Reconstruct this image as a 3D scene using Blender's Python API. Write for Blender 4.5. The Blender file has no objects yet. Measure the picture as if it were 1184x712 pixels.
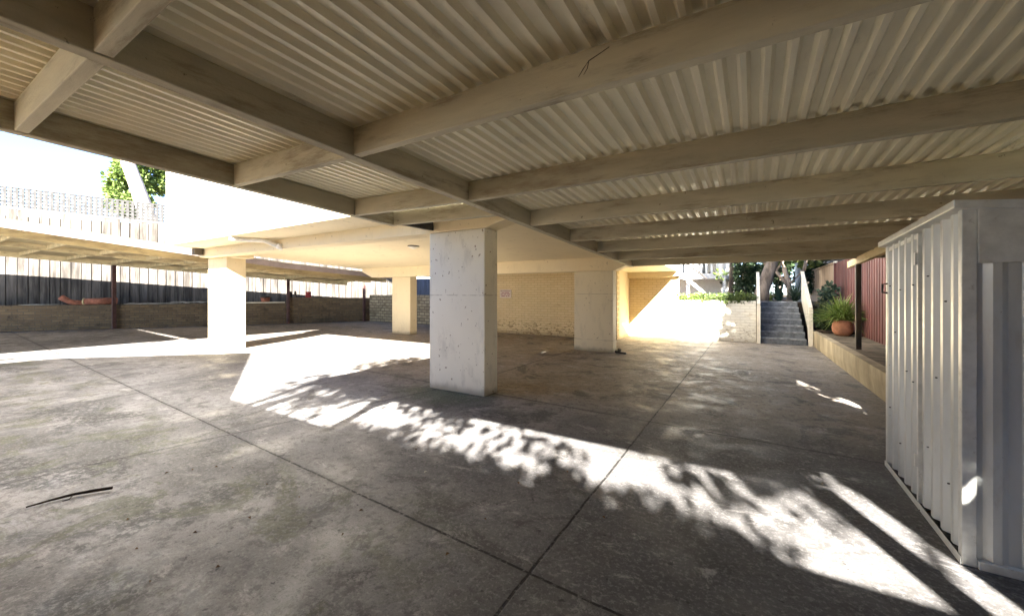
import bpy, bmesh, math, random
from mathutils import Vector, Matrix
random.seed(7)
R = math.radians
sc = bpy.context.scene
col = sc.collection

# ------------------------------------------------------------------ camera
TH = math.atan(278 / 455)                      # the camera looks 31.4 degrees to the left of the yard's long axis
cam_d = bpy.data.cameras.new('camera')
cam = bpy.data.objects.new('camera', cam_d); col.objects.link(cam)
cam.location = (0, 0, 1.40)
cam.rotation_euler = (R(90), 0, TH)
cam_d.sensor_fit = 'HORIZONTAL'; cam_d.sensor_width = 36
cam_d.lens = 455 / 1184 * 36
cam_d.shift_y = -18 / 1184
cam_d.clip_start = 0.05; cam_d.clip_end = 1500
sc.camera = cam

# ------------------------------------------------------------------ light
SX, SY = -0.72, 1.74                           # metres a sun ray travels per metre it drops
EL = math.atan(1 / math.hypot(SX, SY)); AZ = math.atan2(-SX, -SY)   # towards the sun, from +Y clockwise
world = bpy.data.worlds.new('World'); sc.world = world; world.use_nodes = True
nt = world.node_tree; nt.nodes.clear()
sky = nt.nodes.new('ShaderNodeTexSky'); sky.sky_type = 'NISHITA'; sky.sun_disc = False
sky.sun_elevation = EL; sky.sun_rotation = AZ
sky.air_density = 0.5; sky.dust_density = 0.0; sky.ozone_density = 1.6
bg = nt.nodes.new('ShaderNodeBackground'); bg.inputs['Strength'].default_value = 0.05
wo = nt.nodes.new('ShaderNodeOutputWorld')
nt.links.new(sky.outputs[0], bg.inputs['Color']); nt.links.new(bg.outputs[0], wo.inputs['Surface'])
sun_d = bpy.data.lights.new('sun', 'SUN'); sun = bpy.data.objects.new('sun', sun_d); col.objects.link(sun)
sun_d.energy = 4.8; sun_d.angle = R(0.53); sun_d.color = (1.0, 0.955, 0.88)
sun.rotation_euler = Vector((SX, SY, -1)).to_track_quat('-Z', 'Y').to_euler()
sun.location = (8, -20, 12)

sc.view_settings.view_transform = 'Standard'; sc.view_settings.look = 'None'
sc.view_settings.gamma = 1.0; sc.view_settings.exposure = 4.05; sc.view_settings.use_curve_mapping = False
sc.render.engine = 'CYCLES'
sc.cycles.use_denoising = True
sc.cycles.max_bounces = 10; sc.cycles.diffuse_bounces = 8; sc.cycles.glossy_bounces = 3
sc.cycles.transparent_max_bounces = 6; sc.cycles.sample_clamp_indirect = 6.0

# ------------------------------------------------------------------ node helpers
class NT:
    def __init__(s, name, rough=0.8, spec=0.3, metal=0.0):
        s.m = bpy.data.materials.new(name); s.m.use_nodes = True
        s.t = s.m.node_tree; s.b = s.t.nodes['Principled BSDF']
        s.b.inputs['Roughness'].default_value = rough
        s.b.inputs['Specular IOR Level'].default_value = spec
        s.b.inputs['Metallic'].default_value = metal
        g = s.t.nodes.new('ShaderNodeNewGeometry'); s.pos = g.outputs['Position']
        s.oc = s.t.nodes.new('ShaderNodeTexCoord').outputs['Object']
    def put(s, inp, v):
        if hasattr(v, 'links') or isinstance(v, bpy.types.NodeSocket): s.t.links.new(v, inp)
        else: inp.default_value = v
    def mth(s, op, a, b=0.0, clamp=False):
        n = s.t.nodes.new('ShaderNodeMath'); n.operation = op; n.use_clamp = clamp
        s.put(n.inputs[0], a); s.put(n.inputs[1], b); return n.outputs[0]
    def noise(s, scale, detail=5, rough=0.6, vec=None, stretch=None, dist=0.0, off=None):
        v = s.oc if vec is None else vec
        if stretch or off:
            mp = s.t.nodes.new('ShaderNodeMapping'); s.t.links.new(v, mp.inputs[0])
            if stretch: mp.inputs['Scale'].default_value = stretch
            if off: mp.inputs['Location'].default_value = off
            v = mp.outputs[0]
        n = s.t.nodes.new('ShaderNodeTexNoise'); s.t.links.new(v, n.inputs['Vector'])
        n.inputs['Scale'].default_value = scale; n.inputs['Detail'].default_value = detail
        n.inputs['Roughness'].default_value = rough; n.inputs['Distortion'].default_value = dist
        return n.outputs['Fac']
    def ramp(s, fac, lo, hi):
        n = s.t.nodes.new('ShaderNodeMapRange'); n.interpolation_type = 'SMOOTHSTEP'
        s.put(n.inputs[0], fac); n.inputs[1].default_value = lo; n.inputs[2].default_value = hi
        return n.outputs[0]
    def mix(s, f, a, b, mode='MIX'):
        n = s.t.nodes.new('ShaderNodeMix'); n.data_type = 'RGBA'; n.blend_type = mode
        s.put(n.inputs[0], f)
        for i, v in ((6, a), (7, b)):
            if isinstance(v, tuple): n.inputs[i].default_value = (*v, 1)
            else: s.t.links.new(v, n.inputs[i])
        return n.outputs[2]
    def sep(s, v=None):
        n = s.t.nodes.new('ShaderNodeSeparateXYZ'); s.t.links.new(s.oc if v is None else v, n.inputs[0]); return n.outputs
    def comb(s, x, y, z=0.0):
        n = s.t.nodes.new('ShaderNodeCombineXYZ')
        for i, v in enumerate((x, y, z)): s.put(n.inputs[i], v)
        return n.outputs[0]
    def bump(s, h, strength=0.3, dist=0.01):
        n = s.t.nodes.new('ShaderNodeBump'); s.t.links.new(h, n.inputs['Height'])
        n.inputs['Strength'].default_value = strength; n.inputs['Distance'].default_value = dist
        s.t.links.new(n.outputs[0], s.b.inputs['Normal']); return s
    def color(s, c):
        if isinstance(c, tuple): s.b.inputs['Base Color'].default_value = (*c, 1)
        else: s.t.links.new(c, s.b.inputs['Base Color'])
        return s
    def rough(s, f): s.put(s.b.inputs['Roughness'], f); return s

def simple(name, c, var=0.18, scale=6, rough=0.75, spec=0.3, metal=0.0, dirt=None, stretch=None, bump=0.15):
    n = NT(name, rough, spec, metal)
    a = n.noise(scale, 6, 0.65, stretch=stretch)
    dk = tuple(x * (1 - var * 1.6) for x in c); lt = tuple(min(1, x * (1 + var)) for x in c)
    k = n.mix(n.ramp(a, 0.3, 0.72), dk, lt)
    if dirt:
        d = n.noise(scale * 2.3, 8, 0.72, stretch=stretch, off=(3.1, 7.7, 1.3))
        k = n.mix(n.mth('MULTIPLY', n.ramp(d, 0.58, 0.74), 0.75), k, dirt)
    n.color(k)
    if bump: n.bump(n.noise(scale * 6, 5, 0.7), bump, 0.01)
    return n.m

# ---- concrete yard: stains, moss, worn patches, tooled joints
def make_concrete():
    n = NT('yard_concrete', 0.72, 0.35)
    x, y, z = n.sep()
    big = n.noise(0.55, 6, 0.6); mid = n.noise(2.3, 8, 0.68, dist=0.4); fine = n.noise(38, 6, 0.75)
    k = n.mix(n.ramp(big, 0.32, 0.7), (0.105, 0.100, 0.102), (0.275, 0.262, 0.255))
    k = n.mix(n.mth('MULTIPLY', n.ramp(mid, 0.45, 0.75), 0.55), k, (0.33, 0.318, 0.305))
    # weaker skylight painted in as darker bays to the right, browner floor under the building
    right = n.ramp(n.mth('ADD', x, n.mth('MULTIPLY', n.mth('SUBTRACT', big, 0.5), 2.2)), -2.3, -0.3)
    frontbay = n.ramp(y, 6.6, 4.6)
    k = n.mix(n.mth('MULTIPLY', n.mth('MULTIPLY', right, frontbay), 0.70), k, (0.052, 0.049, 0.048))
    back = n.ramp(n.mth('ADD', y, n.mth('MULTIPLY', mid, 1.2)), 4.4, 6.4)
    k = n.mix(n.mth('MULTIPLY', back, 0.68), k, (0.285, 0.235, 0.180))
    blot = n.noise(1.5, 9, 0.72, off=(11, 3, 0), dist=0.8)
    k = n.mix(n.mth("MULTIPLY", n.ramp(blot, 0.53, 0.60), 0.70), k, (0.055, 0.052, 0.048))
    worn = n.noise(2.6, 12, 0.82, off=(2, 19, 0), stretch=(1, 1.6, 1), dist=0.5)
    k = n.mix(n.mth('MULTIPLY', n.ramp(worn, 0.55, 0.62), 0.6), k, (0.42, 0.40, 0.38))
    k = n.mix(n.mth('MULTIPLY', n.mth('MULTIPLY', n.ramp(y, 1.9, 1.5), n.ramp(big, 0.62, 0.40)), 0.55), k, (0.105, 0.100, 0.088))
    dm = n.noise(1.25, 4, 0.55, off=(21, 8, 0)); dmf = n.noise(17, 7, 0.75, off=(2, 7, 0))
    nb = n.mth('MULTIPLY', n.ramp(y, 1.75, 1.6), n.ramp(x, -0.6, -1.0))
    k = n.mix(n.mth('MULTIPLY', n.mth('MULTIPLY', n.mth('MULTIPLY', n.ramp(dm, 0.49, 0.57), n.ramp(dmf, 0.43, 0.53)), nb), 0.85), k, (0.040, 0.039, 0.034))
    # green moss in the near left bay and round the near pillar
    moss = n.noise(1.9, 8, 0.7, off=(5, 1, 2), dist=0.6)
    mz = n.mth('MULTIPLY', n.ramp(x, -0.9, -2.0), n.ramp(y, 2.3, 1.4))
    k = n.mix(n.mth('MULTIPLY', n.mth('MULTIPLY', n.ramp(moss, 0.515, 0.575), mz), 0.58), k, (0.078, 0.082, 0.034))
    px = n.mth('ADD', x, 3.7); py = n.mth('SUBTRACT', y, 4.15)
    dp = n.mth('SQRT', n.mth('ADD', n.mth('MULTIPLY', px, px), n.mth('MULTIPLY', n.mth('MULTIPLY', py, py), 2.5)))
    k = n.mix(n.mth('MULTIPLY', n.ramp(n.mth('ADD', dp, n.mth('MULTIPLY', n.mth('SUBTRACT', mid, 0.5), 1.5)), 1.05, 0.3), 0.8), k, (0.080, 0.100, 0.058))
    # rust wash behind the near pillar
    rx = n.mth('ADD', x, 2.7); ry = n.mth('SUBTRACT', y, 5.0)
    dr = n.mth('SQRT', n.mth('ADD', n.mth('MULTIPLY', rx, rx), n.mth('MULTIPLY', ry, ry)))
    k = n.mix(n.mth('MULTIPLY', n.ramp(n.mth('ADD', dr, n.mth('MULTIPLY', n.mth('SUBTRACT', mid, 0.5), 1.6)), 0.75, 0.1), 0.45), k, (0.24, 0.155, 0.075))
    # pale patch of wear with bright light painted in, then grit, pits
    wx = n.mth('ADD', x, 0.75); wy = n.mth('MULTIPLY', n.mth('SUBTRACT', y, 7.4), 0.62)
    dw = n.mth('SQRT', n.mth('ADD', n.mth('MULTIPLY', wx, wx), n.mth('MULTIPLY', wy, wy)))
    pale_patch = n.noise(4.2, 10, 0.74, off=(13, 5, 0), stretch=(0.8, 1.3, 1), dist=0.3)
    f = n.ramp(n.mth('ADD', pale_patch, n.mth('MULTIPLY', n.ramp(dw, 1.5, 0.3), 0.09)), 0.585, 0.63)
    k = n.mix(n.mth('MULTIPLY', n.mth('MULTIPLY', f, n.ramp(dw, 1.7, 1.1)), 0.8), k, (0.46, 0.44, 0.40))
    grain = n.noise(85, 4, 0.8, off=(1, 9, 0)); mott = n.noise(12, 8, 0.8, off=(6, 6, 0))
    k = n.mix(n.mth('MULTIPLY', n.ramp(mott, 0.515, 0.575), 0.55), k, (0.062, 0.058, 0.056))
    k = n.mix(n.mth('MULTIPLY', n.ramp(fine, 0.50, 0.62), 0.35), k, (0.34, 0.33, 0.32))
    k = n.mix(n.mth('MULTIPLY', n.ramp(grain, 0.50, 0.62), 0.40), k, (0.05, 0.047, 0.045))
    pit = n.noise(21, 3, 0.5, off=(9, 4, 0))
    k = n.mix(n.mth('MULTIPLY', n.ramp(pit, 0.675, 0.72), 0.75), k, (0.028, 0.026, 0.024))
    # joints
    wob = n.mth('MULTIPLY', n.mth('SUBTRACT', n.noise(7, 4, 0.6), 0.5), 0.016)
    def line(a, b, c, lo=None, hi=None, w=0.011):       # |a x + b y + c| < w
        d = n.mth('ADD', n.mth('ADD', n.mth('MULTIPLY', x, a), n.mth('MULTIPLY', y, b)), c)
        d = n.mth('ABSOLUTE', n.mth('ADD', d, wob))
        f = n.ramp(d, w, w * 0.45)
        wide = n.mth('MULTIPLY', n.ramp(d, w * 6, w), 0.33)
        if lo is not None: f = n.mth('MULTIPLY', f, n.mth('GREATER_THAN', y, lo)); wide = n.mth('MULTIPLY', wide, n.mth('GREATER_THAN', y, lo))
        if hi is not None: f = n.mth('MULTIPLY', f, n.mth('LESS_THAN', y, hi)); wide = n.mth('MULTIPLY', wide, n.mth('LESS_THAN', y, hi))
        return f, wide
    L = [line(1, 0, 0.95), line(0.043, 1, -1.68), line(0.045, 1, -4.38),
         line(1, -0.205, 4.78, None, 4.55, 0.008), line(1, 0, 3.75, 4.55, None, 0.008), line(1, 0, 7.9, None, None, 0.007)]
    j = L[0][0]; wd = L[0][1]
    for a, b in L[1:]: j = n.mth('MAXIMUM', j, a); wd = n.mth('MAXIMUM', wd, b)
    crumb = n.ramp(n.noise(26, 4, 0.7, off=(1, 2, 3)), 0.34, 0.5)
    k = n.mix(n.mth('MULTIPLY', wd, n.ramp(mid, 0.3, 0.6)), k, (0.05, 0.047, 0.044))
    k = n.mix(n.mth('MULTIPLY', j, crumb), k, (0.014, 0.013, 0.012))
    n.color(k)
    n.rough(n.mth('SUBTRACT', 0.78, n.mth('MULTIPLY', n.ramp(mid, 0.42, 0.7), 0.28)))
    h = n.mth('SUBTRACT', n.mth('ADD', n.mth('MULTIPLY', fine, 0.35), n.mth('MULTIPLY', n.noise(9, 6, 0.7), 0.5)), n.mth('MULTIPLY', j, 1.2))
    n.bump(h, 0.55, 0.008)
    return n.m

def brick_mat(name, c1, c2, mortar, axis=(1, 0), bw=0.24, bh=0.078, ms=0.010, chips=None, top_dirt=None, depth=0.5, stain=None):
    n = NT(name, 0.78, 0.25)
    x, y, z = n.sep()
    u = n.mth('ADD', n.mth('MULTIPLY', x, axis[0]), n.mth('MULTIPLY', y, axis[1]))
    wv = n.mth('MULTIPLY', n.mth('SUBTRACT', n.noise(3, 3), 0.5), 0.012)
    v = n.comb(u, n.mth('ADD', z, wv), 0.0)
    b = n.t.nodes.new('ShaderNodeTexBrick'); n.t.links.new(v, b.inputs['Vector'])
    b.inputs['Scale'].default_value = 1.0; b.inputs['Brick Width'].default_value = bw; b.inputs['Row Height'].default_value = bh
    b.inputs['Mortar Size'].default_value = ms; b.inputs['Mortar Smooth'].default_value = 0.35; b.inputs['Bias'].default_value = -0.1
    b.inputs['Color1'].default_value = (*c1, 1); b.inputs['Color2'].default_value = (*c2, 1); b.inputs['Mortar'].default_value = (*mortar, 1)
    k = b.outputs['Color']
    wash = n.noise(1.1, 6, 0.65)
    k = n.mix(n.mth('MULTIPLY', n.ramp(wash, 0.4, 0.72), 0.28), k, tuple(a * 0.62 for a in c1))
    if chips:                                   # paint lost along the lower courses
        low = n.ramp(z, 0.85, 0.25)
        ch = n.noise(9, 6, 0.72, stretch=(1, 1, 2.6), off=(4, 4, 4))
        f = n.mth('MULTIPLY', n.ramp(n.mth('ADD', ch, n.mth('MULTIPLY', low, 0.13)), 0.655, 0.70), 0.85)
        k = n.mix(f, k, chips)
        dn = n.noise(1.6, 7, 0.7, off=(8, 1, 1), stretch=(1, 1, 3.5))
        k = n.mix(n.mth('MULTIPLY', n.ramp(dn, 0.60, 0.70), 0.5), k, (0.36, 0.21, 0.09))
        k = n.mix(n.mth('MULTIPLY', n.ramp(n.mth('ADD', z, n.mth('MULTIPLY', wash, 0.25)), 0.30, 0.12), 0.5), k, (0.20, 0.15, 0.085))
    if stain:
        st = n.noise(1.9, 8, 0.75, off=(0, 6, 2))
        k = n.mix(n.mth('MULTIPLY', n.ramp(st, 0.5, 0.66), 0.7), k, stain)
        st2 = n.noise(5.5, 8, 0.75, off=(3, 6, 9))
        k = n.mix(n.mth('MULTIPLY', n.ramp(st2, 0.56, 0.68), 0.7), k, tuple(a * 0.35 for a in stain))
    n.color(k)
    h = n.mth('ADD', n.mth('MULTIPLY', n.mth('SUBTRACT', 1.0, b.outputs['Fac']), 1.0), n.mth('MULTIPLY', n.noise(22, 5, 0.7), 0.45))
    n.bump(h, depth, 0.012)
    return n.m

def paint_mat(name, c, spots=(0.16, 0.11, 0.06), amount=0.5, rough=0.62, joints=(), spot_scale=14):
    n = NT(name, rough, 0.35)
    x, y, z = n.sep()
    a = n.noise(1.3, 6, 0.6); b = n.noise(4.5, 7, 0.7, stretch=(1, 1, 0.35), off=(3, 1, 9))
    k = n.mix(n.mth('MULTIPLY', n.ramp(a, 0.35, 0.7), 0.16), c, tuple(v * 0.72 for v in c))
    k = n.mix(n.mth('MULTIPLY', n.ramp(b, 0.52, 0.66), 0.26 * amount * 2), k, tuple(v * 0.6 for v in c))
    s = n.noise(spot_scale, 3, 0.5, off=(1, 5, 3))
    k = n.mix(n.mth('MULTIPLY', n.ramp(s, 0.665, 0.71), amount), k, spots)
    foot = n.ramp(n.mth('ADD', z, n.mth('MULTIPLY', n.mth('SUBTRACT', b, 0.5), 0.22)), 0.13, 0.02)
    k = n.mix(n.mth('MULTIPLY', foot, 0.55), k, (0.16, 0.14, 0.09))
    hgt = n.noise(30, 5, 0.7)
    for zj in joints:
        jj = n.ramp(n.mth('ABSOLUTE', n.mth('ADD', n.mth('SUBTRACT', z, zj), n.mth('MULTIPLY', n.mth('SUBTRACT', b, 0.5), 0.01))), 0.009, 0.003)
        jj = n.mth('MULTIPLY', jj, n.ramp(n.noise(6, 4, 0.7, off=(7, 7, 7)), 0.36, 0.55))
        k = n.mix(n.mth('MULTIPLY', jj, 0.55), k, (0.2, 0.16, 0.1))
    n.color(k); n.bump(hgt, 0.14, 0.01)
    return n.m

def timber_paint(name, c, stretch, worn=(0.20, 0.155, 0.10)):
    n = NT(name, 0.7, 0.3)
    a = n.noise(2.2, 6, 0.62, stretch=stretch); g = n.noise(16, 6, 0.72, stretch=stretch, off=(1, 1, 5))
    k = n.mix(n.ramp(a, 0.3, 0.7), tuple(v * 0.70 for v in c), tuple(v * 1.12 for v in c))
    d = n.noise(5.0, 9, 0.75, stretch=stretch, off=(5, 2, 8))
    k = n.mix(n.mth('MULTIPLY', n.ramp(d, 0.48, 0.66), 0.7), k, worn)
    sp = n.noise(13, 5, 0.65, off=(2, 8, 1))
    k = n.mix(n.mth('MULTIPLY', n.ramp(sp, 0.67, 0.72), 0.75), k, (0.06, 0.045, 0.03))
    n.color(k)
    n.bump(n.mth('ADD', g, n.mth('MULTIPLY', n.noise(60, 4, 0.7), 0.5)), 0.42, 0.008)
    return n.m

M = {}
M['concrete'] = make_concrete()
M['earth'] = simple('bare_earth', (0.13, 0.10, 0.07), 0.3, 3, 0.95, 0.1)
M['soil'] = simple('garden_soil', (0.075, 0.055, 0.04), 0.4, 9, 0.95, 0.1, bump=0.5)
CREAM = (0.74, 0.635, 0.425)
M['cream'] = paint_mat('cream_paint', CREAM, amount=0.35)
M['soffit'] = paint_mat('cream_soffit_paint', (0.76, 0.66, 0.45), amount=0.3, spot_scale=7)
M['pillar'] = paint_mat('pillar_paint', (0.70, 0.67, 0.57), amount=0.85, joints=(1.36,), spot_scale=17)
M['pillar_cream'] = paint_mat('rear_pillar_paint', (0.70, 0.62, 0.44), amount=0.5, joints=(0.28, 1.36), spot_scale=17)
M['facade'] = paint_mat('white_facade_paint', (0.84, 0.80, 0.72), amount=0.1)
M['yellow_brick'] = brick_mat('yellow_painted_brick', (0.73, 0.60, 0.37), (0.69, 0.555, 0.32), (0.56, 0.44, 0.25), chips=(0.22, 0.15, 0.07), depth=0.45)
M['white_brick'] = brick_mat('white_painted_brick', (0.74, 0.70, 0.60), (0.70, 0.66, 0.56), (0.60, 0.56, 0.46), chips=(0.33, 0.29, 0.22), depth=0.6)
LD = (0.543, 0.840)
M['old_brick'] = brick_mat('old_brown_brick', (0.165, 0.118, 0.066), (0.098, 0.068, 0.042), (0.10, 0.082, 0.06), axis=LD, bw=0.29, bh=0.10, ms=0.013, stain=(0.060, 0.046, 0.032), depth=0.9)
M['stone'] = brick_mat('pale_rubble_stone', (0.42, 0.35, 0.23), (0.25, 0.20, 0.13), (0.14, 0.11, 0.08), bw=0.30, bh=0.13, ms=0.02, stain=(0.14, 0.10, 0.06), depth=0.9)
TC = (0.575, 0.53, 0.395)
M['rafter_paint'] = timber_paint('rafter_paint', TC, (0.18, 1, 1))
M['girder_paint'] = timber_paint('girder_paint', tuple(v * 0.92 for v in TC), (1, 0.18, 1))
M['post_paint'] = timber_paint('post_paint', (0.09, 0.075, 0.06), (1, 1, 0.15))
M['raw_timber'] = timber_paint('pale_weathered_timber', (0.50, 0.40, 0.22), (1, 0.2, 1), (0.28, 0.2, 0.1))
M['roof_sheet'] = simple('cream_painted_roof_sheet', (0.87, 0.82, 0.635), 0.08, 1.6, 0.36, 0.5, dirt=(0.42, 0.37, 0.27), stretch=(1, 0.35, 1), bump=0.05)
M['sheet_top'] = M['roof_sheet']
def shed_mat():
    n = NT('weathered_zinc_sheet', 0.36, 0.5, 0.2)
    a = n.noise(3, 6, 0.65, stretch=(1, 1, 0.3)); b = n.noise(26, 5, 0.7)
    k = n.mix(n.ramp(a, 0.35, 0.7), (0.50, 0.51, 0.485), (0.64, 0.65, 0.62))
    k = n.mix(n.mth('MULTIPLY', n.ramp(n.noise(7, 7, 0.75, stretch=(1, 1, 0.4), off=(5, 2, 1)), 0.57, 0.68), 0.35), k, (0.40, 0.37, 0.31))
    k = n.mix(n.mth('MULTIPLY', n.ramp(n.noise(34, 3, 0.5, off=(5, 5, 1)), 0.74, 0.78), 0.8), k, (0.13, 0.10, 0.08))
    n.color(k); n.bump(n.noise(5, 4, 0.6), 0.12, 0.01); n.rough(n.mth('ADD', 0.28, n.mth('MULTIPLY', b, 0.2)))
    return n.m
M['zinc'] = shed_mat()
M['zinc_trim'] = simple('pale_metal_trim', (0.66, 0.66, 0.62), 0.1, 9, 0.4, 0.5, 0.2, dirt=(0.28, 0.24, 0.19), bump=0.05)
M['dark_metal'] = simple('dark_metal', (0.045, 0.040, 0.036), 0.3, 12, 0.5, 0.4, bump=0.1)
M['planter'] = simple('stained_sleeper_concrete', (0.40, 0.335, 0.225), 0.22, 2.2, 0.9, 0.15, dirt=(0.17, 0.13, 0.085), stretch=(1, 1, 0.35), bump=0.3)
M['ledge'] = simple('dirty_ledge_concrete', (0.17, 0.14, 0.10), 0.3, 3.5, 0.95, 0.1, dirt=(0.08, 0.06, 0.04), bump=0.4)
M['red_fence'] = simple('oxide_red_paint', (0.135, 0.052, 0.044), 0.3, 3, 0.6, 0.3, dirt=(0.12, 0.05, 0.04), stretch=(1, 1, 0.2), bump=0.1)
M['brown_fence'] = simple('pale_brown_fence_boards', (0.42, 0.30, 0.20), 0.22, 4, 0.85, 0.2, stretch=(1, 1, 0.12), bump=0.25)
M['grey_paling'] = simple('silver_grey_palings', (0.094, 0.083, 0.072), 0.45, 5, 0.9, 0.15, dirt=(0.03, 0.028, 0.027), stretch=(1, 1, 0.10), bump=0.3)
M['grey_lattice'] = simple('silver_grey_lattice', (0.042, 0.041, 0.041), 0.2, 8, 0.9, 0.15, bump=0.1)
M['navy_fence'] = simple('navy_painted_boards', (0.055, 0.072, 0.115), 0.2, 5, 0.6, 0.3, stretch=(1, 1, 0.2))
M['fascia'] = simple('pink_white_fascia_paint', (0.30, 0.245, 0.235), 0.12, 3, 0.7, 0.25, dirt=(0.3, 0.24, 0.2), bump=0.12)
M['steel_post'] = simple('oxide_steel_post', (0.085, 0.040, 0.036), 0.25, 6, 0.6, 0.35, bump=0.1)
M['lc_timber'] = timber_paint('cream_carport_timber', (0.56, 0.46, 0.27), (1, 0.2, 1))
M['terracotta'] = simple('terracotta', (0.44, 0.20, 0.115), 0.2, 7, 0.8, 0.25, dirt=(0.55, 0.36, 0.25), bump=0.15)
M['clay_pipe'] = simple('old_clay_pipe', (0.26, 0.105, 0.07), 0.25, 7, 0.8, 0.2, dirt=(0.36, 0.22, 0.15), bump=0.2)
M['step'] = simple('blue_grey_step_concrete', (0.17, 0.178, 0.186), 0.28, 6, 0.85, 0.2, dirt=(0.40, 0.40, 0.39), bump=0.35)
M['step_edge'] = simple('lit_step_edge', (0.27, 0.275, 0.28), 0.3, 9, 0.85, 0.2, dirt=(0.45, 0.45, 0.44), bump=0.3)  # paler edge colour stands in for light falling on the treads
M['white_board'] = simple('cream_white_board', (0.76, 0.69, 0.55), 0.1, 5, 0.7, 0.3, dirt=(0.40, 0.32, 0.22), stretch=(1, 1, 0.5), bump=0.1)
M['white_paint'] = simple('white_house_paint', (0.80, 0.79, 0.76), 0.06, 4, 0.7, 0.3, bump=0.05)
M['bark'] = simple('pale_grey_bark', (0.20, 0.16, 0.13), 0.35, 6, 0.95, 0.1, dirt=(0.12, 0.09, 0.07), stretch=(1, 1, 0.3), bump=0.8)
M['pale_bark'] = simple('pale_gum_bark', (0.50, 0.40, 0.33), 0.2, 4, 0.9, 0.15, dirt=(0.26, 0.19, 0.15), stretch=(1, 1, 0.4), bump=0.3)
M['twig'] = simple('dark_twig', (0.03, 0.022, 0.016), 0.3, 20, 0.9, 0.1)
M['plastic_white'] = simple('white_plastic', (0.80, 0.78, 0.70), 0.05, 5, 0.45, 0.4, dirt=(0.55, 0.48, 0.36), bump=0.02)
M['tin_sheet'] = simple('dusty_tin_sheet', (0.30, 0.31, 0.29), 0.3, 4, 0.55, 0.4, 0.3, dirt=(0.16, 0.13, 0.1), bump=0.2)
M['tin_red'] = simple('red_tin', (0.36, 0.055, 0.05), 0.1, 5, 0.5, 0.4)
M['roof_dark'] = simple('dark_weatherboards', (0.075, 0.060, 0.055), 0.2, 4, 0.8, 0.2)
M['blue_grey'] = simple('blue_grey_pipe', (0.30, 0.36, 0.42), 0.12, 5, 0.5, 0.4)
M['sign_white'] = simple('sign_face', (0.66, 0.58, 0.52), 0.04, 5, 0.5, 0.4, bump=0.0)
M['sign_ink'] = simple('sign_maroon_ink', (0.20, 0.035, 0.055), 0.05, 5, 0.5, 0.3, bump=0.0)
M['sign_ink_pale'] = simple('sign_faded_ink', (0.36, 0.14, 0.17), 0.05, 5, 0.5, 0.3, bump=0.0)
M['glass'] = simple('dark_window_glass', (0.02, 0.025, 0.03), 0.1, 3, 0.08, 0.6, bump=0.0)
M['deadleaf'] = simple('dead_leaf', (0.16, 0.085, 0.035), 0.3, 15, 0.8, 0.2)
M['pale_leaf'] = simple('pale_scrap', (0.62, 0.58, 0.50), 0.1, 15, 0.8, 0.2)

def leaf_mat(name, c, c2):
    n = NT(name, 0.5, 0.35)
    oi = n.noise(1.7, 3, 0.6, vec=n.pos); o2 = n.noise(14, 3, 0.6, vec=n.pos)
    k = n.mix(n.ramp(oi, 0.3, 0.7), c, c2); k = n.mix(n.mth('MULTIPLY', n.ramp(o2, 0.4, 0.7), 0.45), k, tuple(v * 0.5 for v in c))
    n.color(k)
    tr = n.t.nodes.new('ShaderNodeBsdfTranslucent'); n.t.links.new(k, tr.inputs['Color'])
    mx = n.t.nodes.new('ShaderNodeMixShader'); mx.inputs[0].default_value = 0.3
    out = n.t.nodes['Material Output']
    n.t.links.new(n.b.outputs[0], mx.inputs[1]); n.t.links.new(tr.outputs[0], mx.inputs[2]); n.t.links.new(mx.outputs[0], out.inputs['Surface'])
    return n.m
M['leaf'] = leaf_mat('mid_green_leaves', (0.075, 0.115, 0.030), (0.115, 0.150, 0.040))
M['leaf_bright'] = leaf_mat('bright_green_leaves', (0.11, 0.17, 0.035), (0.17, 0.22, 0.06))
M['leaf_dark'] = leaf_mat('dark_green_leaves', (0.028, 0.050, 0.022), (0.045, 0.072, 0.028))
M['leaf_strap'] = leaf_mat('strap_leaves', (0.15, 0.23, 0.045), (0.30, 0.35, 0.10))
M['leaf_blue'] = leaf_mat('blue_green_leaves', (0.055, 0.095, 0.060), (0.10, 0.14, 0.085))

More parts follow.
